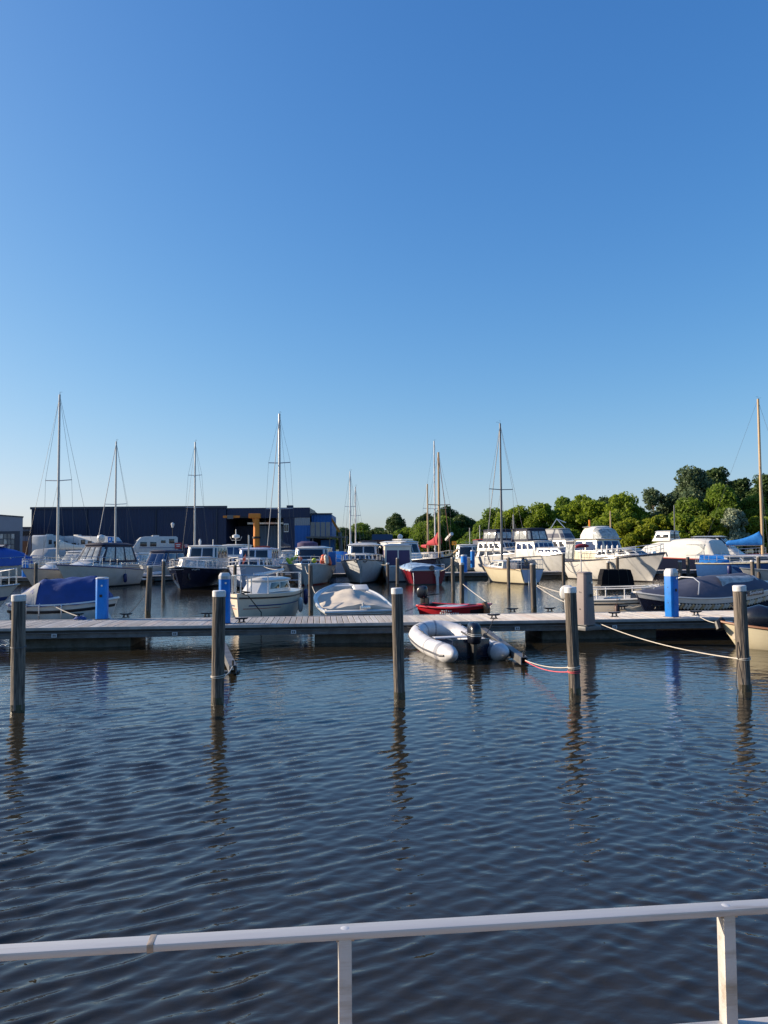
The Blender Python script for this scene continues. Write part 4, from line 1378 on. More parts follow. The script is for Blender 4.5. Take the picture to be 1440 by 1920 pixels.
# ---------------------------------------------------------------- boats beside the near dock
# grey inflatable dinghy -----------------------------------------
def dinghy():
    p = Vector((1.55, 17.62, 0))
    o = thing('inflatable_dinghy', 'grey inflatable dinghy with dark outboard tied to the near dock', 'dinghy', p, 104)
    L, hw, r = 3.05, .60, .215
    path = []
    xs = L / 2 - .62
    for x in (-1.42, -1.2, -1.0, -.6, -.2, .2, .55, xs):
        path.append((x, hw))
    for k in range(1, 10):
        a = math.pi / 2 - math.pi * k / 10
        path.append((xs + .62 * math.cos(a) * 1.0, hw * math.sin(a)))
    for x in (xs, .55, .2, -.2, -.6, -1.0, -1.2, -1.42):
        path.append((x, -hw))
    pts, rs = [], []
    N = len(path)
    for i, (x, y) in enumerate(path):
        up = .16 + .25 * max(0, (x + .2) / 1.7) ** 1.8
        pts.append(Vector((x, y, up)))
        rs.append(r)
    # cone ends
    a0, a1 = pts[0].copy(), pts[-1].copy()
    pts = [a0 + Vector((-.42, -.0, .05)), a0 + Vector((-.36, 0, .04)), a0 + Vector((-.18, 0, .02))] + pts + [a1 + Vector((-.18, 0, .02)), a1 + Vector((-.36, 0, .04)), a1 + Vector((-.42, 0, .05))]
    rs = [.045, .085, .165] + rs + [.165, .085, .045]
    o.scale = (.95, .95, .95)
    MB().tube(pts, rs, 20).build('tube', M['rubgrey'], o, smooth=60)
    for q in (pts[5], pts[-6], pts[12]):
        MB().cyl(q + Vector((0, 0, r - .012)), q + Vector((0, 0, r + .008)), .03, .024, 12).build('air_valve', M['rubdark'], o)
    # bumper strake outside, seams, patches
    st = []
    for i in range(2, len(pts) - 2):
        q = pts[i]
        c = Vector((min(q.x, xs), 0, q.z))
        d = Vector((q.x - c.x, q.y, 0)).normalized() if q.x > xs else Vector((0, 1 if q.y > 0 else -1, 0))
        st.append(q + d * (rs[i] + .002) + Vector((0, 0, -.02)))
    MB().tube(st, .022, 6).build('rub_strake', M['rubdark'], o)
    for i in (7, 13, 15, 21):
        t = (pts[i + 1] - pts[i - 1]).normalized()
        MB().tube([pts[i] - t * .025, pts[i] + t * .025], r + .003, 20, caps=False).build('seam_band', M['rubmid'], o, smooth=60)
    for sd in (0, 1):
        i = 4 if sd == 0 else len(pts) - 5
        t = (pts[i + 1] - pts[i]).normalized()
        MB().tube([pts[i] - t * .02, pts[i] + t * .20], r + .003, 20, caps=False).build('cone_patch', M['rubmid'], o, smooth=60)
    fl = MB()
    fl.grid([[(x, y * w_, .06 + .12 * max(0, (x - .3)) ** 1.5) for y in (-1, -.5, 0, .5, 1)] for x, w_ in ((-1.3, .5), (-.4, .5), (.4, .5), (.9, .45), (1.25, .25))])
    fl.build('floor', M['rubdark'], o)
    MB().box((-1.22, 0, .22), (.045, .88, .46)).build('transom', M['navy'], o, bevel=.01)
    MB().box((-.05, 0, .37), (.26, 1.02, .03)).build('thwart', M['rubgrey'], o, bevel=.01)
    outboard(o, (-1.22, 0, .29), .95, tilt=-2)
    for i in (9, len(pts) - 10, 11, len(pts) - 12):
        q = pts[i] + Vector((0, 0, r))
        MB().tube([q + Vector((-.1, 0, 0)), q + Vector((-.05, 0, .03)), q + Vector((.05, 0, .03)), q + Vector((.1, 0, 0))], .012, 6).build('grab_handle', M['rubdark'], o)
    MB().tube([pts[6] + Vector((0, 0, r)), pts[8] + Vector((0, 0, r + .02)), pts[10] + Vector((0, 0, r))], .008, 5).build('lifeline', M['rope_d'], o)
    MB().tube([pts[-7] + Vector((0, 0, r)), pts[-9] + Vector((0, 0, r + .05)), pts[-11] + Vector((0, 0, r))], .008, 5).build('lifeline', M['rope_d'], o)
    return o
dinghy()
# A: bow of a white cruiser at the left edge ----------------------
H = Hull(6.2, 2.2, 1.25, .95, .9, rake=1.2, pw=2.0)
A = thing('motor_cruiser', 'white cruiser bow with rail poking in at the left edge', 'motor boat', (-15.55, 27.2, 0), -14)
hull_part(A, H, M['white'])
deck_part(A, H, M['white'])
strip(A, H, M['bluestripe'], 'side_stripe', .42, .56, rel=True, transom=False)
rub_rail(A, H, M['frame'], .03)
cabin(A, -1.2, 1.9, 1.7, 1.1, .95, 1.5, rf=.8, nside=2, nfront=1, c=.3, zf=1.1)
hull_rail(A, H, .55, .985, 6, .55, r=.02, name='bow_rail')
# B: sloop with dark blue cover -----------------------------------
H = Hull(2.85, 1.5, 1.02, .88, .90, rake=.35, pw=2.6, tr=.8, blunt=.05)
B = thing('covered_sloop', 'small white sloop under a dark blue cover, left of the near dock', 'boat', (-9.08, 22.1, 0), 4)
hull_part(B, H, M['white2'])
strip(B, H, M['boot'], 'rubbing_band', .16, .24, .02, rel=True)
rub_rail(B, H, M['white'], .04)
strip(B, H, M['boot'], 'boot_stripe', -.02, .07)
def rg(t):
    if t < .30: return .06 + 2.1 * t
    if t < .80: return .69 - (t - .30) * .10
    return max(.05, .64 - (t - .80) * 4.2)
cover(B, H, M['tarpblue'], .02, .93, rg, .04, 3.2, 'tarpaulin', .05, 3)
# pale end panel folded over the forward hoop
rows = []
for i in range(9):
    t = .09 + .20 * i / 8
    q = H.sheer(t, 1)
    rows.append([(q.x, s * (q.y + .055), q.z + .035 + rg(t) * (1 - abs(s) ** 3.2) + .02 * math.sin(9 * s + i)) for s in [-1 + 2 * j / 14 for j in range(15)]])
MB().grid(rows).build('pale_cover_panel', M['tarpgrey'], B, smooth=60)
for x in (-.85, -.5, .1):
    MB().tube([(x, -.76, .4), (x, -.80, .88), (x + .03, -.72, .93)], .022, 6).build('boarding_bracket', M['steel'], B)
MB().box((-1.2, -.68, .45), (.16, .12, .5)).build('rudder_post', M['iron'], B)
fender(B, (1.42, -.40, .75), .10, .62, 'fend_w', 'white cylindrical fender at the bow of the blue covered sloop').rotation_euler = (0, R(-28), 0)
# C: small white sailboat, bow toward the dock --------------------
H = Hull(4.9, 1.95, 1.06, .98, 1.0, rake=.2, pw=2.3, tr=.78, tm=.4, em=.3, eb=.55)
C = thing('small_sailboat', 'small cream-white cabin boat with bow rail behind the second pedestal', 'sailboat', (-4.0, 25.2, 0), 262)
hull_part(C, H, M['pinkcream'])
deck_part(C, H, M['white'])
strip(C, H, M['boot'], 'rubbing_strake', .10, .15, .02, rel=True)
strip(C, H, M['bluestripe'], 'side_stripe', .34, .38, .006, rel=True, t1=.93)
strip(C, H, M['redstripe'], 'lower_stripe', .44, .46, .006, rel=True, t0=.6, t1=.97)
cabin(C, -1.2, 1.1, 1.3, .85, .98, 1.36, rf=.6, nside=2, nfront=0, c=.25, zf=1.0)
rail(C, [H.sheer(.76, -1, .1), H.sheer(.90, -1, .08), H.sheer(.985, -1, .0), H.sheer(.985, 1, .0), H.sheer(.90, 1, .08), H.sheer(.76, 1, .1)], .55, 'steel', (), .022, 'bow_pulpit')
stern_rail(C, H, .16, 4, .55, r=.018)
MB().tube([(1.6, 0, 1.50), (-2.0, .15, 1.66)], .055, 10).build('lowered_mast', M['fend_w'], C)
for x, z in ((1.5, 1.5), (-1.8, 1.64)):
    MB().tube([(x, 0, .85), (x, 0, z)], .03, 6).build('mast_crutch', M['steel'], C)
MB().tube([(2.3, .1, 1.06), (2.35, .3, 1.0), (2.1, .62, .5), (2.05, .6, .05)], .016, 6).build('mooring_line', M['rope_d'], C)
MB().tube([(2.25, -.2, 1.08), (2.1, .05, 1.12), (2.2, .3, 1.1), (2.3, .1, 1.08), (2.2, -.15, 1.1)], .02, 6).build('rope_coil', M['rope_d'], C)
fender(C, (-2.2, .92, .98), .085, .55, 'fend_b', 'dark blue fender hanging at the stern of the small cream sailboat')
fender(C, (-1.2, .98, .75), .085, .5, 'fend_w', 'grey-white fender against the side of the small cream sailboat')
# D: open boat with beige cover -----------------------------------
H = Hull(5.6, 2.25, 1.10, .66, .58, rake=.5, pw=3.0, tr=.93, blunt=.22, tm=.45)
D = thing('covered_launch', 'grey-white open launch under a crumpled beige cover', 'boat', (-1.1, 25.0, 0), 99)
hull_part(D, H, M['greyhull'])
liner_part(D, H, M['greyhull'], .25, t1=.95, inset=.13)
rub_rail(D, H, M['greyhull'], .05)
strip(D, H, M['navy'], 'transom_band', .10, .30, .01, rel=True)
def rg(t):
    return .13 + .24 * max(0, 1 - abs(t - .45) / .33) + .03 * math.sin(13 * t)
H2 = Hull(5.6, 2.2, 1.02, .66, .60, rake=.5, pw=3.0, tr=.93, blunt=.2, tm=.45)
cover(D, H2, M['tarpbeige'], .05, .80, rg, .02, 1.25, 'canvas_cover', .04, 9, off=-.05)
MB().box((2.15, -.62, .98), (.7, .5, .12), Matrix.Rotation(R(-12), 3, 'Y')).build('bow_cushion', M['white2'], D, bevel=.03)
MB().tube([(-2.72, -.05, .62), (-2.72, -.05, .82)], .03, 8).build('stern_light', M['fend_w'], D)
MB().box((-2.68, -.12, .66), (.16, .3, .12)).build('engine_bracket', M['steel'], D, bevel=.02)
for sd in (-1, 1):
    MB().tube([(-2.75, sd * .95, .56), (-2.86, sd * .5, .5), (-2.88, 0, .52)], .012, 5).build('stern_line', M['rope_w'], D)
    MB().tube([(1.0, sd * .9, .78), (1.15, sd * .9, .80), (1.3, sd * .88, .83)], .02, 6).build('deck_cleat', M['steel'], D)
# E: red tender ----------------------------------------------------
H = Hull(2.3, 1.45, .56, .46, .50, draft=.15, rake=.3, pw=2.4, tr=.85, blunt=.25, tm=.4)
E_ = thing('red_tender', 'small red open boat with black outboard and white lettering', 'rowing boat', (2.36, 25.5, 0), -27)
hull_part(E_, H, M['red'])
liner_part(E_, H, M['black'], .18, t1=.8, inset=.06)
rub_rail(E_, H, M['red'], .035)
strip(E_, H, M['boot'], 'bow_patch', .12, .52, .012, t0=.80, t1=1, rel=True)
MB().box((.05, 0, .47), (.34, 1.0, .03)).build('thwart', M['greyhull'], E_, bevel=.01)
MB().box((-.35, 0, .46), (.30, 1.02, .03)).build('thwart', M['greyhull'], E_, bevel=.01)
MB().tube([(1.03, -.2, .6), (1.15, -.22, .42), (1.12, -.2, .2)], .11, 10).build('bow_bumper', M['teak'], E_)
outboard(E_, (-1.1, .12, .62), .82, stripe=False)
for k, (s_, sz, z, xx, sh) in enumerate((('\u2022\u2022\u2022 / \u2022\u2022', .09, .38, -.05, .2),)):
    pass
mk = MB()
rng = random.Random(4)
for row, (z, x0, n) in enumerate(((.36, -.22, 5), (.27, -.30, 9))):
    for k in range(n):
        xx = x0 + k * .075
        t = (xx + H.L / 2) / H.L
        q = H.pz(t, z + rng.uniform(-.01, .01), -1, .012)
        mk.box(q, (.045, .006, rng.uniform(.035, .06)), Matrix.Rotation(R(rng.uniform(-14, 25)), 3, 'Y'))
mk.build('side_lettering', M['letter'], E_)
# F: white open motor boat ------------------------------------------
H = Hull(4.2, 1.75, .98, .78, .72, rake=.75, pw=2.0, tr=.9)
F = thing('open_motorboat', 'white open motorboat with white outboard behind the taupe pedestal', 'motor boat', (8.0, 24.2, 0), -26)
hull_part(F, H, M['pinkcream'])
liner_part(F, H, M['white'], .30, t1=.62, inset=.10)
deck_part(F, H, M['white'], .01, .05, .06, .60, .99, 'foredeck')
strip(F, H, M['boot'], 'rubbing_strake', .12, .16, .015, rel=True)
rub_rail(F, H, M['white'], .03)
rail(F, [H.sheer(t, -1, .08) for t in (.06, .22, .42, .62)], .32, 'fend_w', (), .022, 'side_rail')
rail(F, [H.sheer(t, 1, .08) for t in (.06, .22, .42, .62)], .32, 'fend_w', (), .022, 'side_rail')
MB().loft([[(.35, -.7, .80), (.35, .7, .80), (.9, .45, .98), (.9, -.45, .98)], [(.1, -.62, 1.14), (.1, .62, 1.14), (.16, .60, 1.15), (.16, -.60, 1.15)]]).build('windscreen', M['clear'], F)
for s in (-1, 1):
    MB().tube([(.95, s * .5, .92), (.30, s * .64, 1.16)], .025, 6).build('screen_pillar', M['fend_w'], F)
outboard(F, (-2.1, 0, .60), .92, 'white', stripe=False, leg='white2')
MB().box((-.8, .0, .62), (.5, .9, .32)).build('helm_seat', M['navy'], F, bevel=.05)
MB().box((.0, -.35, .75), (.4, .6, .45)).build('console', M['navy'], F, bevel=.04)
fender(F, (-.55, -.93, .62), .085, .48, 'fend_k', 'brown fender on the side of the white open motorboat')
MB().tube(sag(H.sheer(.68, -1), H.sheer(.30, -1, -.05, -.3), .12), .01, 5).build('mooring_line', M['rope_w'], F)
# G: dark boat with slate cover and name board ----------------------
H = Hull(4.3, 1.9, 1.02, .86, 1.12, rake=.55, pw=2.4, tr=.86, blunt=.06)
Gb = thing('named_sloop', 'dark hulled sloop with slate cover and white script name on its stern', 'boat', (9.62, 23.75, 0), 194)
hull_part(Gb, H, M['navy'])
strip(Gb, H, M['white'], 'white_sheer_band', .0, .17, .012, rel=True)
rub_rail(Gb, H, M['white'], .03)
# plaited rope fender along the side, segment by segment
for sd in (-1, 1):
    for k in range(34):
        t = .03 + .80 * k / 34
        a = H.pz(t, H.zs(t) - .20, sd, .03)
        b = H.pz(t + .022, H.zs(t) - .33, sd, .03)
        MB().tube([a, b], .042, 6).build('rope_fender_strand', M['rope_w'] if k % 3 else M['varnish'], Gb)
def rg(t):
    if t < .12: return .15 + 3.0 * t
    if t < .55: return .51 + .06 * math.sin((t - .12) * 7)
    return max(.04, .52 - (t - .55) * 1.15)
cover(Gb, H, M['tarpslate'], .03, .97, rg, .03, 2.6, 'canvas_cover', .025, 5, off=.02)
MB().grid([[(x, -(.52 + .30 * v) , .96 + .44 * (1 - v ** 2.6) + .012) for v in (0, .3, .55, .75, .95)] for x in (-1.55, -1.2, -.8, -.4)]).build('vinyl_window', M['tarpnavy'], Gb, smooth=60)
MB().grid([[(x, (.30 + .50 * v), .955 + .50 * (1 - v ** 2.8) + .02) for v in (.2, .45, .65, .85, .97)] for x in (-1.7, -1.25, -.8, -.35)]).build('vinyl_window', M['clear'], Gb, smooth=60)
MB().tube([(.62, -.9, .95), (.40, -.66, 1.30), (.34, -.3, 1.43), (.34, .3, 1.43), (.40, .66, 1.30), (.62, .9, .95)], .018, 6).build('cover_seam', M['frame'], Gb)
# name board: on the port quarter, facing the viewer
nb = MB().box((-1.30, .945, .99), (.60, .03, .17), Matrix.Rotation(R(3), 3, 'Z') @ Matrix.Rotation(R(6), 3, 'Y')).build('name_board', M['navy'], Gb, bevel=.006)
tm_ = text_mesh('Sunshine', .135, .004, .35)
tm_.materials.append(M['letter'])
t_ = link('name_lettering', tm_, nb)
t_.matrix_local = Matrix.Translation((-1.30, .966, .985)) @ Matrix.Rotation(R(183), 4, 'Z') @ Matrix.Rotation(R(-6), 4, 'Y') @ Matrix.Rotation(R(90), 4, 'X')
MB().box((-2.22, .2, 1.16), (.22, .5, .26)).build('stern_locker', M['white'], Gb, bevel=.03)
# H: cream boat at the right edge -----------------------------------
H = Hull(3.0, 1.35, .62, .50, .50, draft=.15, rake=.4, pw=2.3, tr=.85, blunt=.12)
Hb = thing('cream_rowboat', 'cream rowboat with wooden gunwale and black outboard at the right edge', 'rowing boat', (9.22, 17.6, 0), 152)
hull_part(Hb, H, M['cream'])
liner_part(Hb, H, M['pinkcream'], .2, t1=.9, inset=.06)
rub_rail(Hb, H, M['teak'], .028)
MB().tube([(1.42, 0, .62), (1.50, .12, .55), (1.45, .2, .42)], .09, 10).build('bow_bumper', M['black'], Hb)
MB().box((0, 0, .42), (.28, 1.1, .03)).build('thwart', M['teak'], Hb, bevel=.008)
MB().tube([(.15, 0, .50), (.35, 0, .68), (.62, 0, .72), (.88, 0, .66), (1.02, 0, .52)], [.10, .26, .30, .27, .1], 14).build('stowed_engine_cowl', M['blackgloss'], Hb, smooth=60)
MB().tube([(.9, -.2, .62), (1.25, -.35, .98)], .025, 6).build('tiller_arm', M['black'], Hb)
outboard(Hb, (-1.5, 0, .56), .9)
# ropes of the near berths ------------------------------------------
P1 = [p for p, _ in POSTS]
rope('mooring_rope', G(1126, 1170, .5), P1[4] + Vector((-.1, 0, .52)), .10, .0095, M['rope_w'], 'long pale rope from the taupe pedestal down to the right post', 'mooring ropes')
rope('mooring_rope', G(1306, 1152, .58), world_pt(Hb, (1.45, 0, .55)), .06, .0095, M['rope_w'], 'pale rope from the dock cleat to the cream rowboat bow', 'mooring ropes')
rope('mooring_rope', G(985, 1238, .14), P1[3] + Vector((-.09, 0, .43)), .05, .008, M['rope_w'], 'white rope from the boom end to the fourth near post', 'mooring ropes')
rope('mooring_rope', G(985, 1239, .12), P1[3] + Vector((-.09, 0, .36)), .07, .008, M['rope_r'], 'pink rope from the boom end to the fourth near post', 'mooring ropes')
rope('mooring_rope', G(436, 1250, .16), P1[1] + Vector((.09, 0, .42)), .03, .010, M['rope_w'], 'short line from the steel boom to the second near post', 'mooring ropes')
rope('mooring_rope', G(745, 1168, .5), world_pt(bpy.data.objects['inflatable_dinghy'], (1.4, .3, .4)), .04, .010, M['rope_d'], 'dark painter from the dock to the inflatable bow', 'mooring ropes')
rope('mooring_rope', G(926, 1158, .6), world_pt(bpy.data.objects['inflatable_dinghy'], (-.4, -.62, .40)), .05, .010, M['rope_d'], 'dark line from the dock cleat to the inflatable side', 'mooring ropes')
rope('mooring_rope', G(145, 1155, .62), world_pt(B, (-.1, -.8, .86)), .02, .014, M['rope_w'], 'line from the far cleat to the blue covered sloop', 'mooring ropes')
mb = MB()
c0 = G(150, 1160, DZ + .03)
for k in range(5):
    mb.tube([c0 + Vector((.16 * (1 - .1 * k) * math.cos(a), .12 * math.sin(a), .012 * k + .01 * math.sin(3 * a + k))) for a in [2 * math.pi * j / 18 for j in range(18)]], .013, 5, closed=True)
tag(mb.build('rope_coil', M['rope_b']), 'blue rope coil lying on the dock beside the left cleat', 'rope')
rope('mooring_rope', G(238, 1154, .6), G(276, 1124, 0) + Vector((0, 0, .45)), .10, .012, M['rope_d'], 'dark rope from the dock cleat to the leaning bare post', 'mooring ropes')
rope('mooring_rope', G(1001, 1143, 0) + Vector((.1, 0, .95)), world_pt(F, (-2.0, .6, .75)), .04, .012, M['rope_w'], 'upper white rope from the sunlit post to the open motorboat', 'mooring ropes')
rope('mooring_rope', G(1001, 1143, 0) + Vector((.1, 0, .92)), world_pt(F, (-2.0, -.6, .55)), .06, .012, M['rope_w'], 'lower white rope from the sunlit post to the open motorboat', 'mooring ropes')
rope('mooring_rope', G(866, 1126, 0) + Vector((.05, 0, .75)), world_pt(E_, (1.0, .2, .6)), .02, .012, M['rope_w'], 'white rope from the mid post to the red tender', 'mooring ropes')
rope('mooring_rope', G(760, 1146, .6), world_pt(E_, (-1.05, -.4, .55)), .03, .010, M['rope_d'], 'dark line from the dock to the red tender stern', 'mooring ropes')
rope('mooring_rope', G(583, 1146, 0) + Vector((.05, 0, .95)), world_pt(D, (.4, 1.0, .75)), .05, .012, M['rope_w'], 'pale rope from the tall bare post to the beige covered launch', 'mooring ropes')
rope('mooring_rope', G(583, 1146, 0) + Vector((-.05, 0, .55)), world_pt(C, (-2.3, .75, .98)), .06, .010, M['rope_d'], 'dark rope from the tall bare post to the small cream sailboat', 'mooring ropes')
rope('mooring_rope', G(1057, 1102, 0) + Vector((.05, 0, 1.9)), XY(1084, 52, 1.25), .35, .014, M['rope_w'], 'upper slack rope from the post to the large white cruiser stern', 'mooring ropes')
rope('mooring_rope', G(1057, 1102, 0) + Vector((.05, 0, 1.5)), XY(1086, 52, .9), .4, .014, M['rope_w'], 'lower slack rope from the post to the large white cruiser stern', 'mooring ropes')
# ---------------------------------------------------------------- boats at the second dock and beyond
def boat(label, px, Y, head, H, hm='white', dm='white', lx=0.0, boot='boot', rub='frame', group=None, cat='motor boat', name='motor_cruiser', rr=.035):
    o = thing(name, label, cat, at_px(px, Y, head, lx), head, group)
    hull_part(o, H, M[hm])
    deck_part(o, H, M[dm])
    if boot:
        strip(o, H, M[boot], 'boot_stripe', -.05, .08)
    if rub:
        rub_rail(o, H, M[rub], rr)
    return o
def seats_clutter(o, x, z, w_):
    pass
# J left edge, bright blue tarp over a frame
H = Hull(9.0, 3.2, 1.45, 1.15, 1.1, rake=.9)
o = boat('white boat under a big bright blue tarpaulin at the left edge', -38, 61, 8, H, 'white', 'white2')
def rgJ(t):
    return .55 + 1.05 * math.sin(min(1, max(0, t * 1.15 - .02)) * math.pi) ** .5
cover(o, H, M['tarpbright'], .04, .93, rgJ, .05, 4.5, 'tarpaulin', .07, 12, off=.06)
MB().grid([[(x, y, 2.82 + .10 * (1 - (y / .8) ** 2)) for y in (-.9, -.4, 0, .4, .9)] for x in (-2.6, -1, 1, 2.0)]).build('pale_roof_panel', M['tarpgrey'], o, smooth=60)
hull_rail(o, H, .6, .985, 5, .6, r=.02)
# K white sailboat with the tall left mast
H = Hull(8.5, 2.7, 1.35, 1.05, 1.0, rake=1.3, tr=.7)
o = boat('white sailboat with the tallest mast at the left', 108, 52, 258, H, lx=.6, name='sailing_yacht', cat='sailboat', rub='bluestripe')
cabin(o, -2.2, 2.2, 1.9, 1.1, 1.1, 1.55, rf=.9, nside=4, nfront=0, c=.3, zf=1.2, wv=(.35, .75))
rig(o, H, .6, 1.5, V(108, 740, 52).z, .095, spread=((.49, 1.0),), boom=(3.6, 2.5), boomcol='tarpwhite')
hull_rail(o, H, .12, .985, 9, .6, r=.016)
stern_rail(o, H, .14, 4, .65)
MB().tube([(-3.6, .6, 1.0), (-3.6, .6, 3.1)], .03, 6).build('antenna_pole', M['fend_w'], o)
MB().tube([(-3.6, .6, 3.0), (-3.6, .6, 3.1), (-3.6, .6, 3.3), (-3.6, .6, 3.48), (-3.6, .6, 3.56)], [.1, .22, .30, .24, .06], 12).build('radome', M['white'], o, smooth=60)
# L white cruiser with navy canopy and clear screens
H = Hull(7.4, 2.9, 1.55, 1.25, 1.05, rake=1.2, pw=2.2)
o = boat('white express cruiser with navy topped clear canopy left of the dark boat', 180, 51, 253, H, 'white', rub='bluestripe')
cabin(o, -1.2, 2.4, 2.4, 1.4, 1.25, 1.75, rf=1.2, nside=2, nfront=0, c=.4, zf=1.45, wv=(.3, .7))
cabin(o, -2.9, .9, 2.4, 2.0, 1.6, 2.75, rf=.7, rb=.3, tw=.8, nside=3, nfront=3, nback=2, wv=(.12, .88), m='tarpnavy', g='clear', fm=None, roof='tarpnavy', over=.05, crown=.12, name='canopy')
MB().tube([(1.0, -1.0, 1.45), (.2, -.85, 2.45), (.2, .85, 2.45), (1.0, 1.0, 1.45)], .05, 6).build('radar_arch', M['white'], o)
hull_rail(o, H, .45, .985, 7, .6, r=.018)
MB().box((-3.95, 0, .35), (.7, 2.3, .1)).build('swim_platform', M['white2'], o, bevel=.03)
fender(o, (-1.2, 1.42, .85), .12, .6, 'fend_b', 'blue fender on the side of the canopied express cruiser')
# sailboat behind L
H = Hull(8.0, 2.6, 1.3, 1.05, 1.0, rake=1.1)
o = boat('white sailboat with the second mast from the left behind the express cruiser', 216, 63, 262, H, lx=.4, name='sailing_yacht', cat='sailboat')
cabin(o, -2, 1.9, 1.7, 1.0, 1.05, 1.45, rf=.8, nside=3, nfront=0, c=.3, zf=1.1)
rig(o, H, .4, 1.4, V(219, 828, 63).z, .085, spread=((.48, .95),), boom=(3.0, 2.35), boomcol='tarpgrey', furl='tarpgrey')
stern_rail(o, H, .2, 4, .6)
hull_rail(o, H, .3, .985, 6, .6)
# jumble of dinghy and davits right of L
H = Hull(3.0, 1.5, .7, .55, .55, draft=.15, blunt=.3)
o = boat('grey rubber tender stowed beside the second dock right of the express cruiser', 262, 58.2, 8, H, 'rubgrey', 'rubdark', boot=None, rub='rubgrey', name='rubber_tender', cat='dinghy', rr=.14)
# N small boat with navy cover
H = Hull(6.5, 2.8, 1.3, 1.05, 1.0, rake=.9)
o = boat('small grey boat with navy wraparound hood left of the dark hulled boat', 302, 61, 262, H, 'greyhull')
cabin(o, -2.4, 1.5, 2.4, 1.8, 1.05, 2.3, rf=1.0, rb=.2, tw=.82, nside=2, nfront=2, nback=0, wv=(.15, .85), m='tarpnavy', g='glassblue', fm='frame', roof='tarpslate', crown=.1, name='canopy')
hull_rail(o, H, .6, .985, 5, .3)
# O dark hulled boat, white wheelhouse
H = Hull(9.0, 3.15, 1.40, 1.15, 1.15, rake=.7, pw=3.0, blunt=.12, eb=.45)
o = boat('dark navy hulled cruiser with white wheelhouse facing the dock', 373, 50.6, 268, H, 'navy', 'white2', rub='white')
cabin(o, -.8, 2.3, 2.3, 1.75, 1.15, 1.85, rf=.35, nside=3, nfront=2, c=.35, zf=1.2, wv=(.25, .85), m='white2', roof='white2', g='clear')
cabin(o, -3.4, -.4, 2.35, 2.1, 1.2, 2.62, rf=.45, tw=.9, nside=3, nfront=2, c=.14, wv=(.46, .92), m='white2', roof='white2', name='wheelhouse')
hull_rail(o, H, .30, .97, 8, .45, r=.02)
MB().tube([(-1.5, .55, 2.7), (-1.5, .55, 3.1)], .03, 6).build('horn_post', M['fend_w'], o)
MB().tube([(-2.4, -.6, 2.7), (-2.4, -.6, 3.0), (-2.4, -.6, 3.15)], [.07, .1, .04], 8).build('vent', M['fend_w'], o)
for sd in (-1, 1):
    q = H.pz(.93, 1.22, sd, .02)
    mk = MB()
    for k in range(6):
        p_ = H.pz(.925 - .012 * k, 1.20 + .02 * math.sin(2 * k), sd, .012)
        mk.box(p_, (.06, .02, .06))
    mk.build('bow_lettering', M['letter'], o)
    MB().tube([H.pz(.95, .95, sd, .03), H.pz(.955, .75, sd, .05), H.pz(.94, .6, sd, .04)], .045, 6).build('anchor', M['galv'], o)
# sailboat behind O
H = Hull(8.5, 2.7, 1.3, 1.05, 1.0, rake=1.1)
o = boat('sailboat with thin third mast behind the dark hulled cruiser', 365, 66, 266, H, lx=.5, name='sailing_yacht', cat='sailboat')
cabin(o, -2, 1.9, 1.7, 1.0, 1.05, 1.5, rf=.8, nside=3, nfront=0, c=.3, zf=1.1)
rig(o, H, .5, 1.4, V(365, 829, 66).z, .085, spread=((.45, .8), (.72, .6)), boom=(3.2, 2.4), boomcol='tarpnavy')
# P behind
H = Hull(8, 2.8, 1.5, 1.2, 1.15, rake=.8)
o = boat('cruiser with radar mast behind and right of the dark hulled boat', 437, 63, 270, H, 'navy', 'white')
cabin(o, -.4, 2.4, 2.2, 1.6, 1.25, 1.8, rf=.4, nside=2, nfront=2, c=.3, zf=1.3)
cabin(o, -3.2, .1, 2.3, 2.2, 1.25, 2.75, rf=.4, tw=.86, nside=3, nfront=2, c=.25, wv=(.5, .9), m='white', g='glassblue', name='wheelhouse')
MB().tube([(-1.2, 0, 2.8), (-1.2, 0, 4.1)], .04, 6).build('radar_mast', M['white'], o)
MB().tube([(-1.2, 0, 3.35), (-1.2, 0, 3.42), (-1.2, 0, 3.6), (-1.2, 0, 3.68)], [.12, .32, .30, .1], 14).build('radar_dome', M['white'], o, smooth=60)
MB().tube([(-1.2, -.5, 3.5), (-1.2, -.35, 3.2), (-1.2, .35, 3.2), (-1.2, .5, 3.5)], .025, 5).build('mast_crosstree', M['steel'], o)
hull_rail(o, H, .4, .97, 7, .5)
# Q pale blue cruiser
H = Hull(9.2, 3.2, 1.45, 1.25, 1.2, rake=.6, pw=3.0, blunt=.12, eb=.42)
o = boat('pale blue steel cruiser with two tiers of dark windows behind the small cream sailboat', 477, 51, 271, H, 'lav', 'lav', rub='white', rr=.05)
cabin(o, -.6, 2.5, 2.5, 1.9, 1.2, 1.75, rf=.3, nside=3, nfront=2, c=.3, zf=1.3, wv=(.25, .85), m='lav', roof='white')
cabin(o, -3.6, -.1, 2.5, 2.25, 1.25, 2.42, rf=.35, tw=.92, nside=3, nfront=2, c=.12, wv=(.46, .93), m='lav', roof='lav', name='wheelhouse')
hull_rail(o, H, .30, .97, 8, .5, r=.022, m='fend_w')
MB().tube([(3.0, .1, 1.4), (3.0, .1, 3.3)], .05, 8).build('jack_staff', M['mast'], o)
MB().grid([[(3.0 - .02 * k + .12 * k, -.08 - .05 * k, 1.75 - .10 * k + .2 * j) for j in (0, 1, 2)] for k in range(4)]).build('orange_pennant', M['orange'], o)
MB().grid([[(-1.0, .9 - .25 * k, 2.5 + .12 * j + .03 * math.sin(k)) for j in (0, 1)] for k in range(5)]).build('red_flag', M['redstripe'], o)
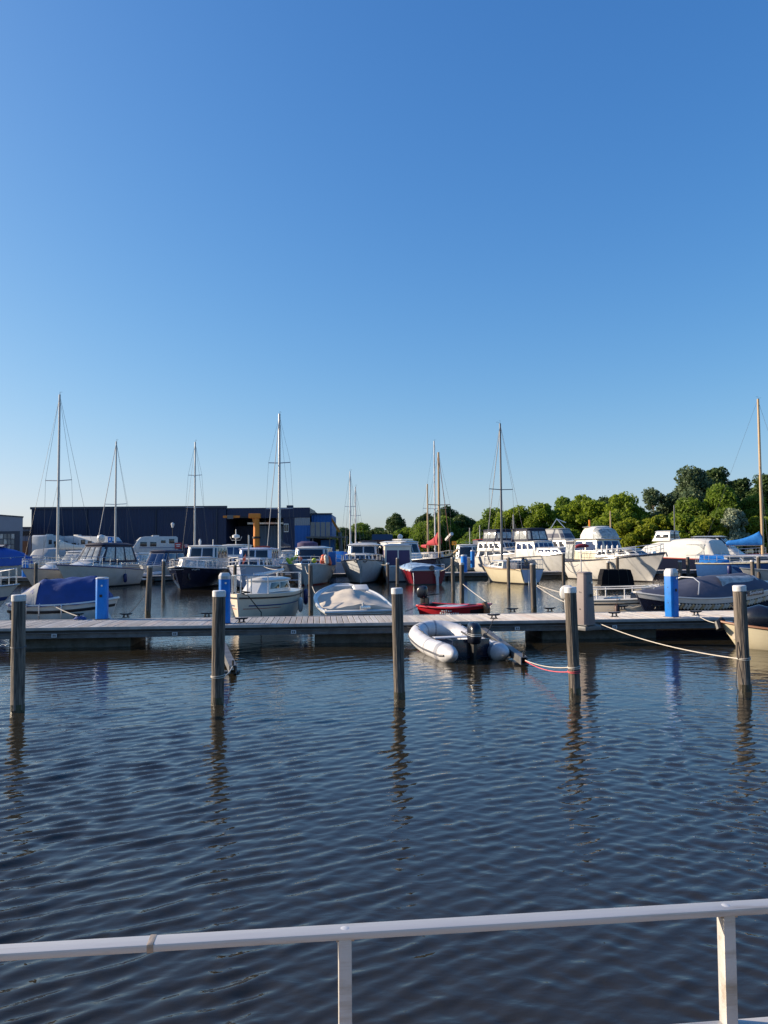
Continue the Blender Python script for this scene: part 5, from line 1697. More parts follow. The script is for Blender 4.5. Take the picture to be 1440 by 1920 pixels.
# big mast sailboat behind Q
H = Hull(10, 3.1, 1.4, 1.15, 1.1, rake=1.3, tr=.7)
o = boat('large sailboat with twin-spreader mast behind the pale blue cruiser', 524, 62, 264, H, lx=.6, name='sailing_yacht', cat='sailboat', rub='bluestripe')
cabin(o, -2.4, 2.4, 2.0, 1.2, 1.2, 1.7, rf=1.0, nside=4, nfront=0, c=.3, zf=1.3)
rig(o, H, .6, 1.6, V(521, 776, 62).z, .125, m='mast', spread=((.345, 1.12), (.66, .9)), boom=(3.8, 2.6), boomcol='tarpnavy', furl='tarpgrey')
hull_rail(o, H, .1, .985, 9, .62)
stern_rail(o, H, .16, 5, .8)
# R grey-white hull with bright fenders on deck
H = Hull(9, 3.3, 1.45, 1.25, 1.2, rake=.6, pw=3.0, blunt=.14, eb=.40)
o = boat('grey-white cruiser with lime and orange floats piled on its bow', 584, 54.6, 270, H, 'greyhull', 'greyhull', rub='frame', boot='redstripe')
cabin(o, -3.0, .6, 2.75, 2.4, 1.3, 2.45, rf=.5, tw=.9, nside=3, nfront=1, c=.16, wv=(.3, .93), m='greyhull', roof='white', name='wheelhouse', crown=.12)
cabin(o, .3, 2.3, 2.2, 1.7, 1.25, 1.6, rf=.4, nside=2, nfront=2, c=.3, zf=1.35, wv=(.3, .8), m='lav')
hull_rail(o, H, .35, .97, 8, .5, r=.02)
for k, (y, z, r_, m_, lb, ball) in enumerate(((-1.25, 1.55, .13, 'lime', 'lime green float at the left of the cluttered bow', 0), (-.95, 1.80, .12, 'lime', 'lime green float lying higher on the cluttered bow', 0), (-.95, 1.50, .14, 'fend_w', 'white float on the left of the cluttered bow', 0), (-.52, 1.75, .16, 'orange', 'small orange-red cone float in the middle of the cluttered bow', 1), (.42, 1.62, .18, 'lime', 'round lime ring float on the cluttered bow', 1), (1.0, 1.70, .18, 'orange', 'orange float at the right of the cluttered bow', 0), (1.25, 1.68, .15, 'pinkcream', 'pale float beside the orange ones on the cluttered bow', 0), (1.42, 1.60, .15, 'orange', 'rightmost orange float on the cluttered bow', 0))):
    q = world_pt(o, (2.6 - .2 * (k % 3), y, z))
    f_ = thing('deck_float', lb, 'float', q, 0, 'bright floats on the cruiser bow')
    f_.rotation_euler = (0, R((-35, 55, 10, 0, 0, 12, -8, -14)[k]), 0)
    if ball:
        MB().tube([(0, 0, z_ * r_) for z_ in (-1, -.85, -.5, 0, .5, .85, 1)], [r_ * s_ for s_ in (.1, .5, .85, 1, .85, .5, .1)], 14).build('body', M[m_], f_, smooth=60)
    else:
        MB().tube([(0, 0, z_) for z_ in (-.34, -.29, -.2, .2, .29, .34)], [r_ * s_ for s_ in (.2, .7, 1, 1, .7, .2)], 14).build('body', M[m_], f_, smooth=60)
    MB().tube([(0, 0, .3), (0, .03, .42)], .02, 5).build('eye', M['rope_d'], f_)
MB().box((1.9, 1.6, 1.75), (.4, .5, .9)).build('blue_locker', M['cladblue'], o, bevel=.04)
# purple hooded boat behind R
H = Hull(8, 2.8, 1.4, 1.2, 1.15, rake=.8)
o = boat('boat with round purple hood and pale windscreen behind the cluttered bow', 586, 68, 268, H, 'white', 'white')
MB().tube([(-1.2, -.6, 2.2), (-1.2, -.6, 2.3), (-1.2, -.6, 2.95), (-1.2, -.6, 3.12)], [.85, .95, .92, .55], 18).build('round_hood', M['tarppurple'], o, smooth=50)
cabin(o, -2.8, 1.2, 2.3, 1.8, 1.2, 2.2, rf=.6, tw=.85, nside=2, nfront=2, c=.3, m='white', g='clear')
# S white classic cruiser
H = Hull(9.4, 3.2, 1.70, 1.40, 1.25, rake=.8, pw=3.0, blunt=.05, eb=.45)
o = boat('white classic cruiser with curved bow and white bow rail in the centre', 681, 57, 269, H, 'greyhull', 'white', rub='navy', rr=.045)
cabin(o, -.6, 2.2, 2.3, 1.7, 1.5, 1.95, rf=.35, nside=3, nfront=3, c=.3, zf=1.6, wv=(.2, .82), m='white', roof='white')
cabin(o, -3.6, .1, 2.75, 2.4, 1.4, 2.65, rf=.5, tw=.9, nside=3, nfront=2, c=.16, wv=(.36, .93), m='white', roof='white', name='wheelhouse', crown=.16, over=.14)
hull_rail(o, H, .42, .95, 8, .42, r=.026, m='fend_w', mids=())
for s in (-1, 1):
    MB().tube([H.pz(.985, 1.55, s, .03), H.pz(.97, 1.48, s, .03), H.pz(.955, 1.56, s, .03)], .035, 6).build('bow_crest', M['navy'], o)
MB().tube([H.pz(.995, 1.3, 1, .0), H.pz(.995, .75, 1, .0)], .03, 6).build('stem_band', M['frame'], o)
# twin thin masts behind S
for px, top, lb in ((657, 884, 'thin grey mast of a sailboat left of its twin behind the classic cruiser'), (667, 906, 'shorter thin grey mast of a sailboat right of its twin behind the classic cruiser')):
    H = Hull(7.5, 2.5, 1.3, 1.05, 1.0, rake=1.0)
    o = boat(lb, px, 70 + (4 if px > 660 else 0), 262, H, lx=.4, name='sailing_yacht', cat='sailboat')
    cabin(o, -2, 1.7, 1.7, 1.0, 1.05, 1.5, rf=.8, nside=3, nfront=0, c=.3, zf=1.1)
    rig(o, H, .4, 1.4, V(px + 2, top, 70).z, .075, m='fend_w', spread=((.6, .5),), boom=(2.8, 2.5), boomcol='tarpwhite')
H = Hull(9, 3.0, 1.5, 1.3, 1.25, rake=.8)
o = boat('dark boat with grey hooded wheelhouse behind the classic cruiser', 690, 84, 272, H, 'navy', 'white2')
cabin(o, -3, .8, 2.5, 2.2, 1.35, 3.2, rf=.4, tw=.85, nside=3, nfront=2, c=.25, wv=(.5, .85), m='tarpgrey', g='glass', name='wheelhouse', roof='tarpnavy')
o = thing('brick_shed', 'small reddish brown shed among the far trees', 'shed', (XY(717, 120).x, 120, -.2))
MB().box((0, 0, 2.0), (2.8, 3, 4.0)).build('wall', mat('shed_brick', (.16, .07, .05), .85, var=.25, scale=3), o)
MB().loft([[(-1.6, -1.6, 4.0), (1.6, -1.6, 4.0), (1.6, 1.6, 4.0), (-1.6, 1.6, 4.0)], [(-1.6, -.05, 4.9), (1.6, -.05, 4.9), (1.6, .05, 4.9), (-1.6, .05, 4.9)]]).build('roof', M['trim'], o)
# T beige deckhouse with curtained windows, stern to us
H = Hull(7.5, 2.5, 1.3, 1.1, 1.1, rake=.7)
o = boat('beige cabin boat with purple curtained rear doors beside the classic cruiser', 737, 59, 96, H, 'white2', 'white2')
cabin(o, -3.2, 1.6, 2.05, 1.8, 1.0, 2.6, rf=.5, tw=.93, nside=3, nfront=2, nback=2, c=.2, wv=(.12, .8), m='pinkcream', g='tarppurple', fm='white', roof='white2', name='deckhouse', crown=.12)
# U dark hulled cruiser behind V
H = Hull(8.5, 2.8, 1.6, 1.35, 1.3, rake=1.0)
o = boat('white wheelhouse cruiser with dark hull behind the red speedboat', 768, 68, 300, H, 'navy', 'white')
cabin(o, -3.4, .9, 2.4, 2.1, 1.35, 2.95, rf=.7, tw=.86, nside=4, nfront=2, c=.3, wv=(.45, .9), m='white', roof='white', name='wheelhouse', crown=.1)
MB().box((-1.2, 0, 3.2), (1.6, 1.2, .12)).build('roof_rack', M['steel'], o)
hull_rail(o, H, .4, .97, 7, .5)
MB().tube([(-1.6, 0, 3.2), (-1.6, 0, 3.55), (-1.6, 0, 3.7)], [.2, .24, .1], 12).build('radar_dome', M['white'], o, smooth=60)
# V red speedboat, stern to us
H = Hull(5.8, 2.5, 1.25, 1.05, .98, rake=.9, tr=.95, em=.22)
o = boat('dark red speedboat with pale blue cover and stern drive', 784, 53.2, 100, H, 'darkred', 'white', rub='white', rr=.05)
def rgV(t):
    return .28 - .15 * abs(t - .35)
cover(o, H, M['tarpsky'], .0, .75, rgV, .06, 4.0, 'canvas_cover', .025, 21, off=.02)
MB().loft([[(-2.92, -.55 + a, z) for a, z in ((-.16, .75), (.16, .75), (.16, 1.0), (-.16, 1.0))], [(-3.25, -.55 + a, z) for a, z in ((-.14, .55), (.14, .55), (.14, .95), (-.14, .95))]]).build('stern_drive', M['greyhull'], o, bevel=.03)
MB().tube([(-3.15, -.55, .7), (-3.25, -.55, .1), (-3.3, -.55, -.4)], [.11, .09, .06], 8).build('drive_leg', M['greyhull'], o)
MB().cyl((-2.93, -.25, 1.12), (-2.99, -.25, 1.12), .17, n=16).build('round_emblem', M['navy'], o)
stern_rail(o, H, .14, 3, .35)
MB().tube([(-2.9, 1.0, .85), (-3.1, 1.0, .5), (-3.1, 1.0, .05)], .02, 5).build('boarding_ladder', M['steel'], o)
# W ketch with wooden masts and red sails
H = Hull(9.0, 2.8, 1.7, 1.25, 1.3, rake=1.3, pw=2.3)
o = boat('grey hulled ketch with varnished mast and red furled sails', 824, 72, 284, H, 'greyhull', 'teak', lx=1.0, name='sailing_ketch', cat='sailboat', rub='navy', rr=.07)
cabin(o, -2.4, .6, 1.9, 1.5, 1.4, 1.95, rf=.4, nside=3, nfront=0, c=.25, m='white2')
rig(o, H, 1.0, 1.5, V(822, 848, 72).z, .13, m='varnish', spread=((.50, 1.1),), boom=(3.6, 2.7), boomcol='sailred', bulk=.26, vane=False, furl='teak')
MB().tube([(-2.6, 0, 1.5), (-2.6, 0, V(806, 905, 74).z)], [.10, .07], 8).build('mizzen_mast', M['varnish'], o)
MB().tube([(-2.6, 0, 2.6), (-4.6, 0, 2.65)], [.22, .14], 8).build('mizzen_sail', M['sailred'], o)
MB().tube([(4.3, 0, 1.75), (6.2, 0, 2.3)], .09, 8).build('bowsprit', M['varnish'], o)
MB().tube([(2.2, .3, 3.2), (4.0, .2, 3.7)], .16, 8).build('white_sail_bag', M['fend_w'], o)
hull_rail(o, H, .1, .97, 9, .55)
H = Hull(8.5, 2.7, 1.3, 1.05, 1.0, rake=1.1)
o = boat('sailboat with the thin tall white mast just left of the varnished mast', 816, 82, 268, H, lx=.4, name='sailing_yacht', cat='sailboat')
rig(o, H, .4, 1.2, V(814, 827, 82).z, .085, m='fend_w', spread=((.43, 1.25),), boom=(3.2, 2.3), boomcol=None)
cabin(o, -2, 1.9, 1.7, 1.0, 1.05, 1.5, rf=.8, nside=3, nfront=0, c=.3, zf=1.1)
# X far moored boats right of the ketch
H = Hull(9, 3.0, 1.4, 1.2, 1.2, rake=.8)
o = boat('far cruiser with dark windscreen below the yellow pipe rack', 874, 84, 262, H, 'white2', 'white2')
cabin(o, -3.2, 1.2, 2.6, 2.2, 1.25, 2.75, rf=.5, tw=.88, nside=3, nfront=1, c=.3, wv=(.15, .85), m='white2', roof='white', name='wheelhouse')
H = Hull(8, 2.8, 1.4, 1.2, 1.2, rake=.8)
o = boat('far dark boat with pink-brown hood right of the yellow pipe rack', 906, 92, 266, H, 'navy', 'white2')
cabin(o, -3.0, 1.0, 2.5, 2.1, 1.25, 3.4, rf=.6, tw=.85, nside=2, nfront=2, c=.3, wv=(.2, .6), m='tarpslate', g='glass', fm=None, roof='sailred', name='canopy')
o = thing('pipe_rack', 'stack of bright yellow-green pipes on a rack on the far bank', 'pipe rack', (XY(880, 112).x, 112, .6))
for j in range(5):
    MB().cyl((-1.25, 0, 1.2 + j * .36), (1.25, 0, 1.22 + j * .36), .09).build('pipe', M['lime'], o)
for x in (-1.0, .0, 1.0):
    MB().box((x, .12, 1.4), (.07, .07, 2.8)).build('rack_post', M['lime'], o)
o = thing('orange_sign', 'small square orange sign standing left of the yellow pipe rack', 'sign', (XY(852, 86).x, 86, .3))
z = V(852, 1018.5, 86).z - .3
MB().box((0, 0, z), (.52, .04, .42)).build('panel', M['sign_o'], o, bevel=.01)
MB().cyl((0, .04, -.8), (0, .04, z), .035).build('post', M['galv'], o)
MB().box((0, -.025, z), (.16, .01, .12)).build('sign_mark', M['teak'], o)
# Y cream sailboat
H = Hull(6.4, 2.5, 1.22, 1.0, .98, rake=.9, tr=.72, pw=2.0, em=.4)
o = boat('cream hulled sailboat with the dark mast, seen from its quarter', 941, 54.0, 112, H, 'cream', 'white2', lx=.6, name='sailing_yacht', cat='sailboat', boot='boot', rub='varnish')
tr = H.sheer(0, 1)
MB().loft([[(-3.22, -.83, .95), (-3.22, .83, .95), (-3.16, .55, .12), (-3.16, -.55, .12)], [(-3.24, -.83, .95), (-3.24, .83, .95), (-3.18, .55, .12), (-3.18, -.55, .12)]]).build('transom_panel', M['lav'], o)
cabin(o, -.9, 2.2, 1.75, 1.0, 1.0, 1.45, rf=.8, nside=3, nfront=0, c=.3, zf=1.1, m='white2')
MB().box((-1.75, 0, 1.2), (1.4, 1.4, .45)).build('cockpit_canvas', M['tarpslate'], o, bevel=.12)
rig(o, H, .6, 1.4, V(943, 796, 54.5).z, .085, m='mastdark', spread=((.52, .95),), boom=None, furl='mast')
stern_rail(o, H, .14, 4, .62, r=.022)
hull_rail(o, H, .62, .985, 5, .62, r=.022, m='fend_w')
MB().cyl((-3.1, .4, 1.35), (-3.16, .4, 1.35), .16, n=14).build('life_ring', M['navy'], o)
MB().tube([(-3.28, .35, .95), (-3.36, .35, -.2)], .03, 5).build('rudder', M['white2'], o)
MB().tube([(-3.28, -.2, .55), (-3.4, -.2, -.2)], .025, 5).build('boarding_ladder', M['steel'], o)
# Z flybridge yacht behind Y
H = Hull(9.2, 3.2, 2.1, 1.7, 1.5, rake=1.1)
o = boat('white flybridge yacht with navy bridge canopy and dark side windows behind the cream sailboat', 956, 74, 298, H, 'white2', 'white')
cabin(o, -3.6, 2.4, 2.9, 2.2, 1.55, 2.1, rf=1.0, nside=4, nfront=2, c=.35, zf=1.8, wv=(.1, .95), m='white', g='glass')
cabin(o, -3.6, .6, 2.7, 2.3, 2.1, 3.0, rf=.6, tw=.9, nside=4, nfront=3, c=.3, m='white', wv=(.3, .85), name='deckhouse')
cabin(o, -2.9, -.3, 2.3, 2.0, 3.0, 4.15, rf=.4, tw=.88, nside=2, nfront=2, nback=2, c=.25, wv=(.3, .8), m='tarpnavy', g='clear', fm=None, roof='tarpnavy', name='bridge_canopy')
hull_rail(o, H, .35, .97, 8, .6)
# AA white steel cruiser with navy bimini
H = Hull(9.2, 3.1, 2.0, 1.65, 1.45, rake=.8, pw=2.4, blunt=.05)
o = boat('white steel cruiser with navy canopy behind the post with slack ropes', 1036, 68, 299, H, 'white', 'white', rub='navy', rr=.05)
cabin(o, -.8, 2.6, 2.6, 1.9, 1.7, 2.35, rf=.6, nside=3, nfront=2, c=.35, zf=1.85, g='glassblue')
cabin(o, -3.6, -.4, 2.8, 2.5, 1.55, 2.95, rf=.6, tw=.88, nside=3, nfront=3, c=.3, wv=(.5, .9), g='glassblue', name='wheelhouse')
cabin(o, -4.2, -1.6, 2.6, 2.4, 2.95, 4.1, rf=.35, tw=.9, nside=2, nfront=2, nback=2, c=.25, wv=(.2, .82), m='tarpnavy', g='clear', fm=None, roof='tarpnavy', name='bridge_canopy')
hull_rail(o, H, .35, .97, 9, .65)
fender(o, (-2.0, -1.7, 1.55), .16, .8, 'black', 'black fender on the side of the white steel cruiser with navy canopy')
fender(o, (-4.3, -1.6, 1.5), .16, .8, 'black', 'black fender at the stern of the white steel cruiser with navy canopy')
# grey wheelhouse boat behind AA
H = Hull(8.5, 3.0, 2.0, 1.7, 1.5, rake=.9)
o = boat('grey-roofed cruiser with white life rings and mast arch behind the white steel cruiser', 1068, 79, 296, H, 'white2', 'white')
cabin(o, -3.4, 1.4, 2.8, 2.2, 1.7, 3.2, rf=.7, tw=.86, nside=4, nfront=3, c=.3, wv=(.45, .88), m='white', roof='tarpgrey', name='wheelhouse')
cabin(o, -2.8, .2, 2.3, 1.9, 3.2, 4.3, rf=.8, tw=.8, nside=1, nfront=1, c=.3, wv=(.2, .6), m='tarpgrey', g='tarpslate', fm=None, roof='tarpgrey', name='bridge_cover')
for y in (-.9, .9):
    ring = [(1.5, y + .3 * math.cos(a), 2.7 + .3 * math.sin(a)) for a in [2 * math.pi * k / 14 for k in range(14)]]
    MB().tube(ring, .07, 6, closed=True).build('life_ring', M['fend_w'], o, smooth=60)
MB().tube([(-2.2, -.8, 4.2), (-1.6, -.3, 5.4), (-1.0, .4, 5.0)], .05, 6).build('mast_arch', M['steel'], o)
MB().tube([(-1.6, -.3, 5.4), (-.6, .2, 4.2)], .04, 6).build('mast_strut', M['steel'], o)
hull_rail(o, H, .4, .97, 7, .7)
# AC tug-like boat behind
H = Hull(12, 3.8, 2.4, 1.9, 1.8, rake=.8)
o = boat('old tug with varnished wheelhouse, white deckhouse and wooden mast behind the large cruiser', 1116, 88, 300, H, 'navy', 'teak')
cabin(o, -3.0, 2.4, 2.8, 2.4, 1.9, 3.1, rf=.2, nside=4, nfront=2, c=.3, wv=(.4, .75), m='white', g='glass')
cabin(o, -.6, 1.6, 2.2, 1.9, 3.1, 4.7, rf=.15, tw=.94, nside=2, nfront=3, c=.25, wv=(.5, .88), m='varnish', g='glass', roof='white', over=.2, name='wheelhouse')
MB().tube([(2.4, 0, 2.4), (2.4, 0, V(1134, 958, 86).z)], [.12, .06], 8).build('mast', M['varnish'], o)
MB().tube([(-1.4, .6, 3.1), (-1.4, .6, 5.6)], .12, 8).build('funnel_pipe', M['craneorange'], o)
# AB large white cruiser, bow to the right
H = Hull(9.2, 3.3, 2.0, 1.5, 1.35, rake=1.3, pw=2.2, blunt=.03, eb=.85)
o = boat('large white cruiser with clear flybridge screen and bow pointing right', 1158, 55.5, 294, H, 'white2', 'white', rub='navy', rr=.05)
cabin(o, -1.0, 2.7, 2.6, 1.7, 1.6, 2.2, rf=.8, nside=3, nfront=2, c=.4, zf=1.85, wv=(.25, .8), m='white', g='glass')
cabin(o, -3.4, -.2, 2.75, 2.4, 1.5, 2.98, rf=.55, tw=.88, nside=2, nfront=2, c=.35, wv=(.45, .9), m='cream', g='glassblue', roof='white', over=.14, name='wheelhouse')
cabin(o, -4.5, -3.45, 2.6, 2.6, 1.4, 2.85, rf=.0, rb=.1, tw=.9, nside=2, nfront=0, nback=2, c=.05, wv=(.1, .85), m='tarpnavy', g='clear', fm=None, roof='white', name='aft_canopy')
hood(o, [(-3.0, .95, 3.02, 3.5), (-2.7, 1.0, 3.02, 3.85), (-2.0, 1.0, 3.02, 3.95), (-1.5, .98, 3.02, 3.9)], M['tarpwhite'], 'flybridge_hood', .5)
hood(o, [(-1.5, .97, 3.02, 3.88), (-1.1, .93, 3.02, 3.75), (-.75, .85, 3.02, 3.2)], M['clear'], 'flybridge_screen', .5)
hull_rail(o, H, .22, .975, 10, .62, r=.024)
for k in range(5):
    fender(o, (-.9 + .52 * k, -1.12 + .03 * k, 2.55), .075, .65, 'fend_w', ('first', 'second', 'third', 'fourth', 'fifth')[k] + ' from the left of the white fenders stowed upright on the large cruiser rail', 'white fenders stowed on the large cruiser')
MB().box((3.4, 0, 1.95), (.5, .35, .25)).build('windlass', M['steel'], o, bevel=.03)
MB().tube([(4.1, 0, 1.98), (4.7, 0, 2.0), (4.8, 0, 1.75)], .06, 6).build('bow_roller', M['galv'], o)
MB().tube([(-4.5, 1.2, 1.4), (-4.5, 1.2, 2.9)], .03, 6).build('flag_staff', M['varnish'], o)
# red umbrella-like sail cover on a pole left of AB
o = thing('red_flag_pole', 'pale pole with a furled red cover left of the large white cruiser', 'flag pole', (XY(1089, 53).x, 53, -.3))
zz = V(1089, 1024, 53).z + .3
MB().cyl((0, 0, 0), (0, 0, zz), .04).build('pole', M['fend_w'], o)
MB().tube([(-.35, 0, zz - .05), (-.1, 0, zz + .02), (.3, 0, zz + .04), (.55, 0, zz)], [.09, .13, .13, .06], 10).build('red_cover', M['sailred'], o, smooth=60)
# hanging black tarp before AB, built as a solid block on a base
o = thing('hanging_tarp', 'black hanging tarp in front of the large white cruiser', 'tarp', (XY(1152, 47.5).x, 47.5, 0), 2)
MB().loft([[(-1.0, -.5, .02), (1.04, -.5, .02), (1.0, .5, .02), (-.98, .5, .02)], [(-.96, -.46, .55), (.98, -.46, .55), (.95, .46, .55), (-.93, .46, .55)], [(-.82, -.40, 1.02), (.86, -.38, 1.0), (.84, .40, 1.03), (-.80, .40, 1.05)]]).build('tarpaulin', M['blacktarp'], o, bevel=.03)
MB().box((0, 0, 0), (2.16, 1.12, .16)).build('tarp_base', M['wood_post'], o, bevel=.02)
for x in (-.6, .1, .7):
    MB().tube([(x, -.51, .06), (x * .93, -.475, .55), (x * .85, -.41, 1.02), (x * .85, .41, 1.04)], .012, 5).build('lashing', M['rope_d'], o)
# AD white canvas covered boat
H = Hull(9.2, 3.3, 1.75, 1.45, 1.35, rake=1.0)
o = boat('white cruiser under long white canvas hood with blue rear window', 1262, 67, 128, H, 'navy', 'white', rub='redstripe', rr=.05)
hood(o, [(-4.45, 1.35, 1.35, 1.9), (-4.2, 1.42, 1.35, 2.6), (-3.9, 1.46, 1.38, 2.95), (-3.0, 1.5, 1.4, 3.08), (-1.6, 1.5, 1.42, 3.1), (-.5, 1.45, 1.45, 3.02)], M['tarpwhite'], 'rear_hood', .5)
MB().grid([[(-4.47 + .56 * (v ** 1.5), y * (1.12 - .12 * v), 1.55 + 1.25 * v) for y in (-1, -.5, 0, .5, 1)] for v in (0, .25, .5, .75, 1)]).build('rear_window', M['glassblue'], o, smooth=60)
for sd in (-1, 1):
    MB().grid([[(x, sd * (1.50 - .09 * v), 1.65 + .95 * v) for x in (-3.7, -2.9, -2.1)] for v in (0, .5, 1)]).build('side_vinyl', M['clear'], o, smooth=60)
hood(o, [(-.52, 1.42, 1.45, 2.9), (1.0, 1.35, 1.5, 2.85), (2.2, 1.15, 1.55, 2.55), (3.0, .9, 1.6, 2.0), (3.3, .7, 1.65, 1.75)], M['tarpwhite'], 'forward_hood', .55)
cabin(o, -.2, 1.8, 1.6, 1.2, 2.9, 3.7, rf=.4, tw=.85, nside=1, nfront=1, nback=1, c=.2, wv=(.3, .75), m='white', g='glass', name='upper_helm')
MB().tube([(-.2, 0, 3.0), (-.2, 0, 6.0)], .05, 6).build('aerial_mast', M['mastdark'], o)
rail(o, [(-4.75, y, 1.35) for y in (-.5, .1, .7)], .5, 'steel', (.5,), .025, 'stern_ladder')
MB().box((-4.85, -.9, 1.25), (.25, .7, .35)).build('red_cushion', M['sailred'], o, bevel=.05)
# AE white cruiser right
H = Hull(8.2, 2.9, 1.7, 1.45, 1.35, rake=1.0)
o = boat('white cruiser with flat hardtop and raked windscreen behind the blue sailboat', 1358, 77, 318, H, 'white', 'white', rub='redstripe')
cabin(o, -2.6, 1.8, 2.6, 2.1, 1.45, 2.3, rf=.9, nside=3, nfront=2, c=.35, zf=1.6, m='white', wv=(.35, .85), g='white2')
cabin(o, -3.2, .9, 2.5, 2.1, 2.25, 3.35, rf=1.1, rb=.6, tw=.86, nside=2, nfront=2, nback=1, c=.3, wv=(.08, .92), m='white', g='glass', roof='white', over=.25, name='hardtop', crown=.08)
hull_rail(o, H, .35, .97, 8, .6)
# AF blue sailboat with blue sail cover
H = Hull(8.0, 2.8, 1.35, 1.12, 1.10, rake=1.1, tr=.68)
o = boat('blue hulled sailboat with royal blue sail cover and wooden mast at the right edge', 1430, 58.5, 334, H, 'blue', 'white2', lx=.7, name='sailing_yacht', cat='sailboat', boot='white', rub='cream', rr=.05)
cabin(o, -2.0, 2.2, 1.9, 1.1, 1.15, 1.6, rf=.9, nside=3, nfront=0, c=.3, zf=1.25, m='white')
rig(o, H, .7, 1.5, V(1425, 748, 58.5).z, .12, m='varnish', spread=((.56, 1.0),), boom=(2.6, 2.45), boomcol='sailblue', bulk=.22)
cover(o, Hull(3.2, 2.3, .5, .5, .5), M['sailblue'], .05, .95, lambda t: .45, .1, 2.2, 'cockpit_tent', .05, 17).location = (-2.3, 0, .75)
hull_rail(o, H, .08, .985, 9, .6, r=.02)
stern_rail(o, H, .12, 4, .65)
fender(o, (-1.6, -1.5, 1.0), .16, .75, 'fend_b', 'blue fender on the side of the blue sailboat')
# white tender alongside at the far right
H = Hull(5.5, 2.1, 1.0, .8, .8, rake=.7)
o = boat('low white launch between the two right posts and the frame edge', 1462, 50, 186, H, 'white', 'white2')
cabin(o, -1.6, .6, 1.6, 1.3, .8, 1.35, rf=.4, nside=2, nfront=2, c=.25, m='white')
# blue mooring signs on the bank
for px, y, lb in ((1272, 1013, 'small blue sign on a pole above the white hood'), (1312, 1012, 'small blue and white sign on a pole left of the hardtop cruiser'), (206, 1012, 'small blue parking sign beside the second mast')):
    Y = 96
    o = thing('blue_sign', lb, 'sign', (XY(px, Y).x, Y, .0), 0, 'small blue signs')
    z = V(px, y, Y).z
    MB().box((0, 0, z), (.5, .04, .7)).build('panel', M['ped_blue'], o)
    MB().cyl((0, .05, -1.0), (0, .05, z), .04).build('post', M['galv'], o)
    MB().box((0, -.025, z + .05), (.2, .01, .3)).build('sign_mark', M['letter'], o)
# bare thin masts of boats farther back on the right
for px, top, Y, lb in ((900, 985, 98, 'short bare mast left of the navy bridge canopy'), (631 + 250, 990, 104, 'short bare mast above the yellow pipe rack'), (963, 965, 100, 'bare mast just right of the cream sailboat mast')):
    H = Hull(7, 2.4, 1.2, 1.0, 1.0)
    o = boat(lb + ' on a small white sailboat', px, Y, 280, H, name='sailing_yacht', cat='sailboat', lx=.3)
    cabin(o, -1.6, 1.6, 1.6, 1.0, 1.0, 1.4, rf=.7, nside=2, nfront=0, c=.25)
    rig(o, H, .3, 1.3, V(px, top, Y).z, .06, m='fend_w', spread=((.5, .6),), boom=(2.4, 2.2), boomcol='tarpgrey')

# bow lines of the second row
for a, b, dr, lb in ((G(727, 1096, 0) + Vector((0, 0, 1.35)), XY(706, 53, 1.5), .12, 'pale bow line from the capped post to the classic cruiser'),
                     (G(583, 1146, 0) + Vector((0, 0, 1.5)), XY(572, 50.5, 1.3), .25, 'bow line from the tall bare post to the cruiser with bright floats'),
                     (G(440, 1120, 0) + Vector((0, 0, 1.4)), XY(462, 47, 1.35), .1, 'bow line from the left post to the pale blue cruiser'),
                     (G(532, 1118, 0) + Vector((0, 0, 1.4)), XY(495, 47, 1.35), .1, 'bow line from the thin right post to the pale blue cruiser'),
                     (G(306, 1112, 0) + Vector((0, 0, 1.5)), XY(352, 47, 1.3), .15, 'bow line from the thin capped post to the dark hulled cruiser'),
                     (G(850, 1110, 0) + Vector((0, 0, 1.6)), XY(812, 57, .9), .3, 'slack line from the farther mid post to the red speedboat'),
                     (G(954, 1107, 0) + Vector((0, 0, 1.7)), XY(962, 51.5, 1.0), .2, 'short line from the dark post to the cream sailboat')):
    rope('mooring_rope', a, b, dr, .014, M['rope_w'], lb, 'mooring ropes')

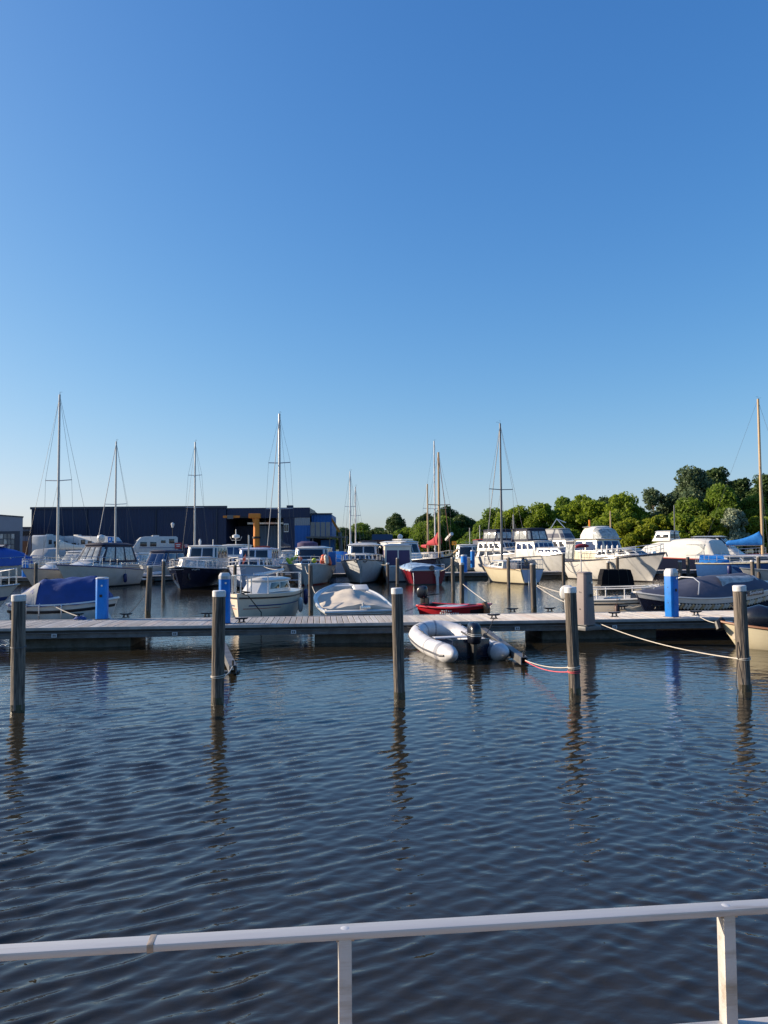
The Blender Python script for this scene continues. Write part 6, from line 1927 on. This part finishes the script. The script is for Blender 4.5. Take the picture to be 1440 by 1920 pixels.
# more boats filling the rows
H = Hull(7.2, 2.7, 1.35, 1.15, 1.1, rake=.9)
o = boat('white day cruiser with grey windscreen between the express cruiser and the navy hooded boat', 252, 66, 264, H, 'white', 'white')
cabin(o, -2.6, 1.2, 2.2, 1.8, 1.15, 2.1, rf=.9, rb=.2, tw=.84, nside=2, nfront=2, c=.25, wv=(.2, .88), m='white2', g='clear', name='windscreen_cabin')
hull_rail(o, H, .4, .98, 7, .6, r=.022)
stern_rail(o, H, .16, 4, .7, r=.02)
H = Hull(7.0, 2.5, 1.3, 1.1, 1.05, rake=.9)
o = boat('white cabin boat squeezed between the pale blue cruiser and the one with bright floats', 545, 64, 268, H, 'white2', 'white')
cabin(o, -2.4, 1.4, 2.1, 1.6, 1.1, 2.25, rf=.7, tw=.86, nside=3, nfront=2, c=.2, wv=(.35, .88), m='white', g='clear')
hull_rail(o, H, .4, .98, 7, .6, r=.02)
H = Hull(7.0, 2.3, 1.3, 1.1, 1.05, rake=.9)
o = boat('pale boat with blue deck tent left of the classic cruiser', 634, 68, 270, H, 'lav', 'white2')
hood(o, [(-2.6, .95, 1.1, 1.8), (-1.8, 1.0, 1.1, 2.2), (.2, .95, 1.15, 2.2), (1.0, .8, 1.2, 1.6)], M['sailblue'], 'deck_tent', .6)
hull_rail(o, H, .3, .98, 7, .65, r=.02)
H = Hull(8.0, 2.7, 1.4, 1.2, 1.1, rake=.9)
o = boat('white sports boat with grey hood between the tall left mast and the express cruiser', 140, 63, 258, H, 'white', 'white')
cabin(o, -2.6, 1.0, 2.3, 1.9, 1.2, 2.3, rf=.9, rb=.3, tw=.82, nside=2, nfront=2, c=.25, wv=(.15, .85), m='tarpgrey', g='clear', fm=None, roof='white', name='hood_frame')
hull_rail(o, H, .4, .98, 7, .6, r=.02)
H = Hull(8.0, 2.8, 1.5, 1.25, 1.2, rake=.9)
o = boat('white boat with cream hood behind the bright blue tarpaulin boat', 84, 70, 266, H, 'white2', 'white')
hood(o, [(-2.8, 1.15, 1.25, 2.2), (-2.0, 1.2, 1.25, 2.7), (.4, 1.1, 1.3, 2.6), (1.4, .9, 1.35, 1.8)], M['tarpgrey'], 'canvas_hood', .55)
hull_rail(o, H, .4, .98, 7, .6, r=.02)
